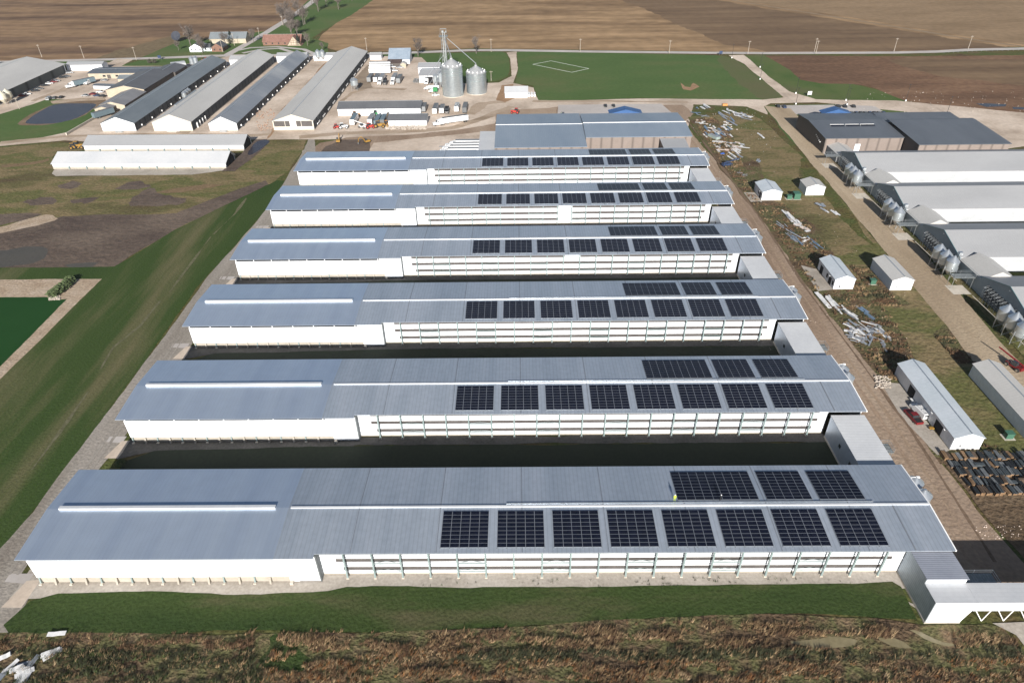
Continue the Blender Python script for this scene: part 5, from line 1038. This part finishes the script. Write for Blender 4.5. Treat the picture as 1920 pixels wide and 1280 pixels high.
def leafy(px, py, h, r, label, m_, name='conifer', cat='tree', cone=True, n=900, leaf=.35, group=None):
    a, b = at(px, py); t = thing(name, label, cat, (a, b, 0), 0, group)
    m = M(); m.tube((0, 0, 0), (0, 0, h * .6), r * .1, r * .05, n=6); obj('trunk', m, BARK, t)
    m = M()
    for i in range(n):
        u = R() ** .7; z = h * (.08 + .92 * u) if cone else h * (.15 + .85 * R())
        rr = r * ((1 - u) * .95 + .05) if cone else r * math.sqrt(max(0.02, 1 - (2 * z / h - 1.05) ** 2)) * (1 + .25 * math.sin(5 * i))
        an = U(0, 6.28); q = rr * R() ** .4; c = Vector((math.cos(an) * q, math.sin(an) * q, z))
        v1 = Vector((U(-1, 1), U(-1, 1), U(-.6, .3))).normalized() * leaf; v2 = v1.orthogonal().normalized() * leaf * .6
        m.add([c - v1, c + v2, c + v1], [(0, 1, 2)])
    obj('crown', m, m_, t); return t
leafy(400, 96, 8, 2.2, 'dark conifer at the right corner of the white farmhouse', CONI)
leafy(434, 80, 9, 3.2, 'broad dark conifer at the right end of the farm outbuilding', CONI, n=1200)
leafy(560, 86, 9, 2.4, 'dark conifer at the right gable of the ranch house', CONI)
leafy(290, 119, 3, 1.6, 'left of two round grey shrubs on the office lawn', mat('grey_shrub', [(.07, .065, .05), (.1, .09, .07)], 1, fine=.2), 'shrub', 'shrub', False, 400)
leafy(281, 119, 3, 1.6, 'right shrub of the two grey ones on the office lawn', mat('grey_shrub', []), 'shrub', 'shrub', False, 400)
for i, (px, py) in enumerate(((132, 530), (127, 536), (121, 541), (114, 546), (108, 551), (101, 556))):
    leafy(px, py, 2.2, 2.0, 'green bush %s from the top in the gully on the sandy lagoon bank' % ORD[i], mat('gully_bush_green', [(.05, .075, .03), (.09, .12, .05)], 1, fine=.3), 'bush', 'bush', False, 300, .5, 'bushes in the lagoon bank gully')
for i, (px, py, s) in enumerate(((229, 872, 1.2),)): leafy(px, py, 1.5, 1.3, 'small green bush at the gravel edge behind the nearest barn', mat('gully_bush_green', []), 'bush', 'bush', False, 500, .2)

# ---------------------------------------------------------------- poles
def upole(px, py, h, label, k='utility'):
    a, b = at(px, py); t = thing(k + '_pole', label, 'pole', (a, b, 0), U(-.1, .1), 'wooden utility poles' if k == 'utility' else 'dark lamp poles by the east drives')
    if k == 'utility':
        m = M(); m.tube((0, 0, 0), (0, 0, h), .2, .13, n=6); obj('pole', m, mat('pale_pole_wood', [(.3, .26, .22), (.4, .36, .31)], 1, fine=.1), t)
        m = M(); m.box(-1.1, 1.1, -.06, .06, h - .8, h - .6); obj('crossarm', m, mat('pale_pole_wood', []), t)
    else:
        m = M(); m.tube((0, 0, .7), (0, 0, h), .12, .08, n=6); obj('pole', m, BLK, t); m = M(); m.cbox(0, 0, h, 1.2, .35, .15); obj('lamp_head', m, BLK, t)
        m = M(); m.tube((0, 0, 0), (0, 0, .9), .4, n=10); obj('pole_base', m, TRIM, t)
for i, (px, py) in enumerate(((-20, 112), (79, 108), (158, 110), (256, 113), (418, 98), (440, 86), (688, 95), (921, 97.5), (1087.5, 97.5), (1254.5, 100.7), (1402, 102), (1527, 97), (1529.5, 101.5), (1676, 97), (1815, 92.5))):
    upole(px, py, 9.5, 'wooden utility pole, %s from the left along the county road' % ORD[i])
upole(921, 152, 6.5, 'short pole standing on the lawn right of the shorter silo'); upole(487, 71, 8, 'utility pole beside the lane above the ranch house'); upole(530, 48, 8, 'utility pole by the lane among the bare trees'); upole(37, 205, 7, 'thin white pole on the grass left of the pond')
for i, (px, py) in enumerate(((1372, 109.5), (1425, 127), (1425, 149.5), (1492, 176), (1492, 196), (1588, 197), (1586, 189), (1698, 190), (1775, 214))):
    upole(px, py, 9.5, 'dark lamp pole on a white base, %s along the east drive from the county road' % ORD[i], 'lamp')
for px, py, c, lab in ((300, 112, BLU, 'blue sign beside the county road before the offices'), (1351, 104, BLU, 'small blue sign at the drive mouth by the green field'), (1517, 181, TRIM, 'small white sign on the east lawn')):
    a, b = at(px, py); t = thing('road_sign', lab, 'sign', (a, b, 0)); m = M(); m.box(-1.2, 1.2, -.08, .08, 1.0, 3.0); obj('sign_board', m, c, t); m = M(); m.box(-1.1, -1.0, -.05, .05, 0, 1); m.box(1.0, 1.1, -.05, .05, 0, 1); obj('sign_legs', m, STEEL, t)
# low concrete wall and pipes on the left
a = G(125, 254); b_ = G(180, 222)
m = M(); d = (b_ - a).normalized(); n_ = Vector((-d.y, d.x, 0)) * .3
m.add([a - n_, b_ - n_, b_ + n_, a + n_, a - n_ + Vector((0, 0, 1.3)), b_ - n_ + Vector((0, 0, 1.3)), b_ + n_ + Vector((0, 0, 1.3)), a + n_ + Vector((0, 0, 1.3))], [(0, 3, 2, 1), (4, 5, 6, 7), (0, 1, 5, 4), (1, 2, 6, 5), (2, 3, 7, 6), (3, 0, 4, 7)])
tag(obj('retaining_wall', m, CONC), 'low pale concrete wall running diagonally from the pond to the gravel', 'wall')
# fence rails along the county road at right
m = M()
pts = [G(1770, 100), G(1840, 97), (G(1920, 95))]
for i in range(2):
    p, q = pts[i], pts[i + 1]; m.tube(p + Vector((0, 0, .8)), q + Vector((0, 0, .8)), .12, n=4)
    for k in range(8): r_ = p.lerp(q, k / 8); m.tube(r_, r_ + Vector((0, 0, .9)), .07, n=4)
tag(obj('guard_rail', m, GALV), 'grey guard rail beside the county road at the far right', 'guard rail')

# ---------------------------------------------------------------- scrap sheets, planks, rubble
random.seed(21)
SHW = mat('scrap_sheet_white', [(.5, .5, .5), (.66, .66, .66)], .8, fine=.15, rough=.6); SHG = mat('scrap_sheet_grey', [(.25, .27, .3), (.36, .38, .41)], .8, fine=.15, rough=.5, metal=.3); SHB = mat('scrap_sheet_blue', [(.1, .16, .23), (.16, .22, .3)], .8, fine=.15, rough=.5); SHP = mat('scrap_foam_pink', [(.55, .44, .38), (.66, .56, .5)], .8, fine=.15, rough=.9)
def sheets(n, px0, px1, py0, py1, cols, L0, L1, w0, w1, ang, sp, where, along=0):
    cn = {SHW: 'white', SHG: 'grey', SHB: 'blue-grey', SHP: 'pinkish'}
    for i in range(n):
        u, v = R(), R()
        if along: v = min(1, max(0, u + U(-.25, .25)))
        a, b = at(px0 + (px1 - px0) * u, py0 + (py1 - py0) * v); c = random.choice(cols); L = U(L0, L1); W = U(w0, w1); k = U(-.4, .4) * W
        m = M(); z = .0
        nseg = 3; zs = [U(.02, .18) for _ in range(nseg + 1)]
        for j in range(nseg):
            y0, y1 = -L / 2 + L * j / nseg, -L / 2 + L * (j + 1) / nseg
            m.add([(-W / 2, y0, zs[j]), (W / 2, y0, zs[j] + .08), (W / 2, y1, zs[j + 1] + .08), (-W / 2, y1, zs[j + 1]), (-W / 2, y0, zs[j] - .03), (W / 2, y0, zs[j] + .05), (W / 2, y1, zs[j + 1] + .05), (-W / 2, y1, zs[j + 1] - .03)], [(0, 1, 2, 3), (7, 6, 5, 4), (0, 4, 5, 1), (1, 5, 6, 2), (2, 6, 7, 3), (3, 7, 4, 0)])
        o = obj('scrap_sheet', m, c); o.location = (a, b, .08 + U(0, .45)); o.rotation_euler = (U(-.06, .06), U(-.1, .1), math.radians(ang + U(-sp, sp)))
        tag(o, '%s scrap sheet lying in %s' % (cn[c], where), 'scrap sheet', '%s scrap sheets in %s' % (cn[c], where))
sheets(7, 1316, 1327, 198, 204, [SHW, SHG], 4, 7, .7, 1.2, 5, 12, 'the heap nearest the drive corner')
sheets(7, 1300, 1342, 200, 222, [SHG, SHB], 3, 6, .5, 1, 10, 60, 'the loose litter west of the drive corner heap')
sheets(22, 1358, 1412, 206, 226, [SHW, SHW, SHG], 3, 8, .6, 1.2, 20, 35, 'the long white row near the strip top', 1)
sheets(14, 1350, 1382, 212, 236, [SHG, SHB], 4, 8, .5, 1, 12, 10, 'the dark heap beside the long white row', 1)
sheets(18, 1304, 1345, 226, 244, [SHW, SHP, SHW], 1, 3, .6, 1.2, 30, 80, 'the crumbled white line by the dirt road', 1)
sheets(34, 1322, 1378, 238, 258, [SHG, SHW, SHG, SHB], 3, 7, .5, 1.1, 14, 18, 'the dense central heap beside the dark container', 0)
sheets(8, 1356, 1384, 230, 244, [SHW, SHP], 1, 2.2, .8, 1.2, 30, 80, 'the small pale heap left of the open grass', 1)
sheets(26, 1342, 1395, 266, 284, [SHW, SHW, SHG, SHP], 2, 6, .7, 1.4, 25, 50, 'the wide white heap above the dark telehandler', 0)
sheets(8, 1368, 1388, 284, 300, [SHW, SHG], 6, 9, .6, 1.1, 12, 8, 'the long sheets leaning by the dark telehandler', 0)
sheets(6, 1386, 1402, 322, 332, [SHG], 1.5, 3, .1, .3, 40, 80, 'the twisted scraps north of the first white shed')
sheets(12, 1473, 1498, 402, 424, [SHW, SHG, SHW], 4, 9, .6, 1.2, 8, 6, 'the parallel stack between the sheds', 1)
sheets(12, 1488, 1518, 422, 434, [SHP, SHW], 1, 2.5, .9, 1.4, 40, 80, 'the pale lump pile below the parallel stack', 1)
sheets(16, 1462, 1500, 422, 456, [SHB, SHG, SHG], 3, 6, .2, .6, 14, 16, 'the thin blue-grey bars by the dirt road', 1)
sheets(10, 1506, 1516, 446, 456, [SHW], .8, 2, .15, .3, 80, 30, 'the fan of short white battens'); sheets(5, 1512, 1534, 442, 466, [SHB], 4, 7, .2, .5, 16, 6, 'the bent blue bar beside the white battens', 1)
sheets(5, 1530, 1548, 382, 390, [SHB, SHG], 3, 5, .8, 1.4, 16, 12, 'the blue group on the east grass', 1); sheets(5, 1540, 1572, 392, 402, [SHG, SHW], 3.5, 5, .6, 1, 12, 14, 'the four grey strips on the east grass', 1)
sheets(4, 1538, 1553, 558, 578, [SHW], 5, 9, .8, 1.4, 5, 4, 'the clean long sheets below the medium shed', 1); sheets(16, 1552, 1606, 562, 602, [SHG, SHW, SHW], 3, 7, .3, .9, 10, 14, 'the trailing line below the medium shed', 1)
sheets(5, 1608, 1630, 574, 600, [SHB], 3, 5, .7, 1.0, 12, 6, 'the single blue strip in the brown weeds', 1)
sheets(50, 1592, 1642, 606, 642, [SHG, SHG, SHW, SHG], 2, 6, .15, .8, 20, 60, 'the tangled grey pile in the brown weeds', 0)
sheets(4, 1648, 1664, 618, 634, [SHG, SHW], 5, 7, .5, .9, 12, 8, 'the two long grey strips right of the tangled pile', 1); sheets(4, 1653, 1659, 640, 660, [SHG], 2, 5, .3, .7, -8, 6, 'the bundle standing north of the shed shadow', 1)
sheets(10, 1645, 1662, 828 - 0, 862, [SHG, SHW], .6, 1.6, .4, .9, 30, 80, 'the rubble patch at the head of the gravel apron') if 0 else None
sheets(2, 1714, 1730, 765, 785, [SHW], 6, 8, .5, .8, 4, 3, 'the boards along the long white shed', 1); sheets(3, 1845, 1862, 262 + 0, 262, [SHW], 1, 2, .5, 1, 0, 80, 'the warehouse yard corner') if 0 else None
sheets(2, 1423, 1432, 252, 262, [SHW], 4.5, 5.5, .9, 1.2, 8, 3, 'the open grass near the strip top', 1); sheets(2, 1418, 1424, 300, 306, [SHG], 3, 3.5, 1, 1.3, -30, 5, 'the grass above the first white shed')
sheets(1, 107, 108, 1189, 1190, [SHW], 3.2, 3.3, .9, 1, 100, 3, 'the brown weeds below the lawn corner'); sheets(3, 92, 104, 1218, 1236, [SHW], 3, 3.8, .8, 1, 125, 10, 'the fan of three in the brown weeds at lower left', 1)
sheets(13, 0, 68, 1240, 1278, [SHW, SHW, SHG], 1.5, 3.5, .7, 1.2, 140, 40, 'the heap at the lower left corner'); sheets(2, 5, 14, 1228, 1234, [SHW], 1.6, 2, .7, 1, 120, 10, 'the weeds just above the corner heap')
a, b = at(1338, 259); t = thing('scrap_container', 'grey metal container full of scrap at the dirt road edge', 'container', (a, b, 0), math.radians(-62)); m = M(); m.box(-3.4, 3.4, -1.2, 1.2, 0, 1.5); obj('container_box', m, mat('container_grey', [(.22, .28, .27), (.3, .36, .34)], .5, fine=.1), t); m = M(); m.box(-3.2, 3.2, -1.05, 1.05, 1.5, 1.53); obj('fill', m, SHG, t)
a, b = at(1359, 198); t = tag(obj('orange_crate', M().cbox(0, 0, 0, 3, 1.6, .9).cbox(0, 0, .9, 2.6, 1.3, .2), ORG), 'orange box at the top of the scrap strip by the drive', 'crate'); t.location = (a, b, 0)
a, b = at(1354, 289); t = tag(obj('blue_tarp', M().slab([(-1, -.5, .5), (1, -.7, .3), (.9, .6, .6), (-.7, .7, .3)], .3), mat('tarp_blue', [(.03, .1, .4), (.05, .14, .5)], 1, fine=.1)), 'small bright blue tarp at the edge of the dirt road', 'tarp'); t.location = (a, b, 0)
# rubble piles
ST = mat('pale_rubble', [(.28, .24, .2), (.48, .43, .38)], 1.5, fine=.25, rough=.95)
def rubble(px0, px1, py0, py1, n, s0, s1, label, m_=ST, name='rubble'):
    m = M()
    for i in range(n):
        a, b = at(U(px0, px1), U(py0, py1)); s = U(s0, s1); v = []
        q = Vector((a, b, s * .25)); k = [Vector((U(-1, 1), U(-1, 1), U(-.6, .8))) for _ in range(6)]
        base = [(1, 0, 0), (0, 1, 0), (-1, 0, 0), (0, -1, 0), (0, 0, 1), (0, 0, -1)]
        v = [q + (Vector(c) + kk * .35) * s * .5 for c, kk in zip(base, k)]
        m.add(v, [(0, 1, 4), (1, 2, 4), (2, 3, 4), (3, 0, 4), (1, 0, 5), (2, 1, 5), (3, 2, 5), (0, 3, 5)])
    o = obj(name, m, m_); o['kind'] = 'stuff'; tag(o, label, 'rubble')
rubble(722, 800, 238, 244, 260, .5, 1.6, 'heap of pale broken rubble below the short charcoal-roofed shed')
rubble(1660, 1690, 700, 735, 0, .3, .9, 'x') if 0 else None
rubble(1640, 1668, 706, 728, 120, .3, .9, 'scattered grey rubble at the head of the gravel apron')
rubble(92, 112, 556, 563, 120, .3, .8, 'white stones at the foot of the gully by the green lagoon')
rubble(480, 515, 205, 246, 160, .3, .9, 'broken brown boards and rubble left of the widest slanting barn', mat('rusty_rubble', [(.25, .12, .08), (.4, .3, .22)], 1, fine=.3))
rubble(1620, 1920, 172, 212, 110, .25, .7, 'white stones scattered over the cut brown field')
rubble(1300, 1460, 200, 345, 160, .12, .4, 'white litter scattered over the upper scrap strip', SHW, 'litter')
rubble(1440, 1700, 380, 690, 260, .1, .35, 'pale litter scattered over the lower scrap strip', SHP, 'litter')
rubble(1830, 1915, 985, 1010, 90, .1, .4, 'pale litter on the trampled earth at lower right', SHP, 'litter')
rubble(60, 560, 1130, 1180, 10, .1, .2, 'x', SHW, 'litter') if 0 else None
for i in range(14):
    a, b = at(776 + i * 1.1, 151 + (i % 3)); m = M(); m.tube((0, -5, .15), (U(-.2, .2), 5, .15), .14, n=6); o = obj('pipe', m, GALV if i % 3 else STEEL); o.location = (a, b, (i % 2) * .2)
    tag(o, '%s pipe of the row lying left of the feed mill' % ('shiny' if i % 3 else 'dull'), 'pipe', '%s pipes left of the feed mill' % ('shiny' if i % 3 else 'dull'))
for i, (px, py, c_) in enumerate(((828, 276, SHG), (833, 275, SHG), (838, 276, SHG), (843, 277, SHW), (853, 276, SHW), (862, 275, SHP), (870, 276, SHW), (880, 277, SHP), (888, 276, SHG))):
    a, b = at(px, py); m = M()
    for k in range(5): m.box(-1.2, 1.2, -.6 + k * .25, -.45 + k * .25, .25, .32)
    m.box(-1.1, -1.0, -.6, .55, .1, .25); m.box(1.0, 1.1, -.6, .55, .1, .25)
    o = obj('stacked_frame', m, c_); o.location = (a, b, .02); o.rotation_euler = (0, 0, U(-.6, .6)); tag(o, '%s slatted frame lying on the concrete before the docked trucks' % ORD[i], 'frame', 'slatted frames before the docked trucks')
# plank bundles
random.seed(5)
PT = [mat('plank_dark_slate', [(.035, .045, .052), (.06, .072, .08)], 1.5, fine=.2, rough=.7), mat('plank_black', [(.012, .015, .018), (.022, .026, .03)], 1.5, fine=.2, rough=.7), mat('plank_grey', [(.09, .1, .11), (.14, .15, .155)], 1.5, fine=.2, rough=.7), mat('plank_brown', [(.06, .042, .03), (.1, .07, .05)], 1.5, fine=.2, rough=.8), WOOD]
pn = ['slate grey', 'black', 'pale grey', 'brown', 'bare wood']
RW = ['row closest to the long white shed', 'second row', 'middle row', 'fourth row', 'row nearest the trampled earth']
for r_ in range(5):
    y = 120.2 - r_ * 2.75; x = 102.6 + r_ * .35
    while x < 124:
        w_ = U(.55, 1.15); L = U(1.9, 2.7); h = U(.5, 1.15); k = random.choices(range(5), [5, 4, 2, 1.5, .8])[0]
        m = M(); nb = random.choice([2, 3])
        m.box(-w_ / 2, w_ / 2, -L / 2, L / 2, .12, h)
        for j in range(nb): m.box(-w_ / 2 + j * w_ / nb + .02, -w_ / 2 + (j + 1) * w_ / nb - .03, -L / 2 - U(0, .15), L / 2 + U(0, .1), h, h + U(.04, .12))
        m.box(-w_ / 2 - .02, w_ / 2 + .02, -L / 2 + .3, -L / 2 + .4, 0, h * .98, 1); m.box(-w_ / 2 + .03, w_ / 2 - .03, -L / 2 - .04, -L / 2 - .003, .14, h - .02, 1)
        o = obj('plank_bundle', m, [PT[k], WOOD]); o.location = (x + w_ / 2, y + U(-.3, .3), 0); o.rotation_euler = (0, 0, U(-.09, .09) + (math.pi / 2 if R() < .04 else 0))
        tag(o, '%s plank bundle, %s of yard' % (pn[k], RW[r_]), 'plank bundle', '%s plank bundles in the %s' % (pn[k], RW[r_]))
        x += w_ + U(.08, .4)
# person on the roof by the ridge, high visibility jacket
def person(x, y, z, label, coat, rz=0):
    t = thing('person', label, 'person', (x, y, z), rz)
    me = bpy.data.meshes.new('body'); V = [(0, 0, .95), (0, 0, 1.2), (0, 0, 1.45), (0, 0, 1.55), (0, 0, 1.68), (.1, 0, .9), (.12, .02, .5), (.12, 0, .08), (.12, -.14, .04), (-.1, 0, .9), (-.12, .05, .5), (-.12, .1, .08), (-.12, -.04, .04), (.2, 0, 1.42), (.27, -.04, 1.15), (.25, -.2, .95), (-.2, 0, 1.42), (-.27, -.04, 1.15), (-.25, -.2, .95)]
    E_ = [(0, 1), (1, 2), (2, 3), (3, 4), (0, 5), (5, 6), (6, 7), (7, 8), (0, 9), (9, 10), (10, 11), (11, 12), (2, 13), (13, 14), (14, 15), (2, 16), (16, 17), (17, 18)]
    me.from_pydata(V, E_, []); o = bpy.data.objects.new('body', me); COL.objects.link(o); o.parent = t
    o.modifiers.new('skin', 'SKIN'); rad = [.15, .15, .17, .06, .1, .1, .07, .05, .05, .1, .07, .05, .05, .07, .05, .04, .07, .05, .04]
    for i, rr in enumerate(rad): me.skin_vertices[0].data[i].radius = (rr, rr * .85)
    me.skin_vertices[0].data[0].use_root = True; o.modifiers.new('sub', 'SUBSURF').levels = 1; me.materials.append(coat)
    m = M(); m.lathe([(.02, 1.64), (.13, 1.66), (.12, 1.76), (.04, 1.82)], n=10); obj('helmet', m, TRIM, t, True)
person(32.4, 98.7, 9.5, 'worker in yellow high visibility jacket standing on the nearest barn roof ridge', paint('hivis_yellow', (.55, .7, .05)))
person(42.0, 98.6, 9.5, 'worker in dark clothing near the ridge of the nearest barn roof', BLK, 1.2)

# ---------------------------------------------------------------- rough vegetation
def reeds(name, pts_fn, n, h0, h1, mats, label, wd=.065, lean=(.6, .35), blades=7, zone=None):
    m = M()
    for i in range(n):
        p = pts_fn()
        if p is None: continue
        x, y = p; cl = pnoise(Vector((x * .11, y * .55, 2))) + .5 * pnoise(Vector((x * .4, y * .9, 5))); hh = U(h0, h1) * (1 + 1.1 * cl)
        if cl < -.1 or hh < .1: continue
        mi = zone(x, y) if zone else 0 if pnoise(Vector((x * .09 + 5, y * .4, 7))) + U(-.25, .25) > .02 else (1 if pnoise(Vector((x * .06, y * .5 + 9, 1))) + U(-.2, .2) > 0 else 2)
        for b in range(blades):
            a = U(0, 6.28); bx, by = x + U(-.25, .25), y + U(-.2, .2); w_ = wd * U(.6, 1.4); k = U(.2, 1)
            tx, ty = bx + (lean[0] * k + U(-.35, .35)) * hh, by + (lean[1] * k + U(-.35, .35)) * hh
            c, s = math.cos(a) * w_, math.sin(a) * w_
            m.add([(bx - c, by - s, 0), (bx + c, by + s, 0), (tx, ty, hh * U(.7, 1.0))], [(0, 1, 2)], mi)
    o = obj(name, m, mats); o['kind'] = 'stuff'; tag(o, label, name.replace('_', ' '))
STRAW = mat('dry_straw', [(0.1381, 0.09031, 0.04781), (0.255, 0.1754, 0.09563), (0.3612, 0.2656, 0.1594)], .25, fine=.3, rough=.9); RUST = mat('rust_weeds', [(0.0875, 0.05, 0.03), (0.1625, 0.1, 0.05625)], .3, fine=.3, rough=.9); DOL = mat('dark_olive_weeds', [(.035, .037, .02), (.06, .065, .032)], .3, fine=.3, rough=.9)
random.seed(31)
TB = [(-100, 74.3), (-60, 74.8), (-10, 75.3), (20, 76.4), (45, 77.4), (62, 77.6), (76, 75.6), (90, 75.2), (110, 72)]
def ytop(x):
    for (a, b), (c, d) in zip(TB, TB[1:]):
        if a <= x <= c: return b + (d - b) * (x - a) / (c - a)
    return 72
def pud(x, y):
    return (46 < x < 64 and 71.2 < y < 73.6) or (64 < x < 74 and 70.5 < y < 73) or (70 < x < 80 and 70.5 < y < 75)
def fpt():
    x = U(-105, 92); yt = ytop(x); y = U(60, yt - .1)
    if pud(x, y) or (-50.5 < x < -46.5 and y > 70 - 2 * math.sin(x)) or (x > 100): return None
    if x > 62 and R() < .5: return None
    e = (yt - y)
    if e < 1.5 + 1.4 * pnoise(Vector((x * .1, 0, 0))) and R() < .85: return None
    return x, y
def zn_(x, y):
    q = y + .9 * pnoise(Vector((x * .05, 3, 1))); r_ = R()
    if x < -47: return (1 if r_ < .8 else 0) if q > 71.2 else (2 if r_ < .62 else (3 if r_ < .8 else 0))
    if q > 70.9: return 1 if r_ < .5 + .5 * pnoise(Vector((x * .1, y * .5, 1))) else 0
    if q > 68.6 and x > -14 + 6 * math.sin(y): return 2 if r_ < .85 else 0
    return 0 if r_ < .35 else (1 if r_ < .75 else (4 if r_ < .9 else 2))
reeds('dry_reeds', fpt, 27000, .35, 1.0, [STRAW, RUST, DOL, mat('fresh_weed', [(.045, .065, .025), (.07, .09, .035)], .3, fine=.3, rough=.95), mat('orange_weed', [(.16, .075, .035), (.24, .12, .05)], .3, fine=.3, rough=.95)], 'band of dry straw coloured reeds and dark weeds along the bottom edge', zone=zn_)
def inpoly(x, y, P):
    c = False
    for i in range(len(P)):
        (x1, y1), (x2, y2) = P[i], P[i - 1]
        if (y1 > y) != (y2 > y) and x < (x2 - x1) * (y - y1) / (y2 - y1) + x1: c = not c
    return c
WP1 = [(102.5, 216), (117, 216), (119, 190), (117, 168), (113, 153), (112, 150), (105, 150), (102, 152), (100.5, 194), (100.5, 246), (98, 323), (99, 386), (111, 390), (113, 370), (110, 330), (104, 300), (103, 272), (112, 271), (116, 250), (115, 216), (107, 216), (107, 199), (102, 198)]
BL = [(105.5, 213, 114, 216), (103.5, 273, 113, 286), (106, 199, 114, 215), (120, 199, 124, 215)]
def wpt():
    x = U(98, 120); y = 150 + (390 - 150) * R() ** 1.3
    return (x, y) if inpoly(x, y, WP1) and not any(a < x < c and b < y < d for a, b, c, d in BL) else None
reeds('brown_weeds', wpt, 16000, .25, .8, [RUST, STRAW, DOL], 'brown weeds growing over the scrap strip east of the long barns', .12, (.2, .2))
def wpt2():
    k = R()
    if k < .5: return U(118.5, 124.3), U(189, 216)
    if k < .8: return U(126.5, 131.5), U(158, 172)
    return U(112.5, 118), U(119.5, 124)
reeds('brown_weeds', wpt2, 3500, .3, .8, [RUST, STRAW, DOL], 'rust brown weeds round the blank medium shed and at the strip edge', .12, (.2, .2))
def gp():
    i = random.randrange(1, 6); return U(-94, 76), 85.3 + 41.5 * i - U(3.4, 16)
def gpt():
    a, b = at(U(1330, 1345), U(1075, 1092)); return a, b
reeds('gravel_weeds', lambda: (U(28, 36) if R() < .5 else U(-20, 70), U(84.6, 86.6)), 260, .1, .35, [DOL, mat('weed_green', [(.05, .09, .03), (.07, .11, .04)], 1, fine=.2), DOL], 'small green weeds sprouting in the gravel before the nearest barn', .06, (.1, .1), 8)

# ---------------------------------------------------------------- light haze
m = M(); m.box(-3000, 3000, -400, 2600, -1, 135)
hz = obj('haze', m, None or mat('x_haze', [(.5, .5, .5)], fine=0)); hz['kind'] = 'stuff'; hz['label'] = 'thin even haze that lightens the far fields and yards'; hz['category'] = 'haze'
hm = MATS['x_haze']; hn = hm.node_tree
for n_ in list(hn.nodes):
    if n_.type != 'OUTPUT_MATERIAL': hn.nodes.remove(n_)
pv = hn.nodes.new('ShaderNodeVolumePrincipled'); pv.inputs['Color'].default_value = (.86, .9, .97, 1); pv.inputs['Density'].default_value = .00004
hn.links.new(pv.outputs[0], [n_ for n_ in hn.nodes if n_.type == 'OUTPUT_MATERIAL'][0].inputs['Volume'])
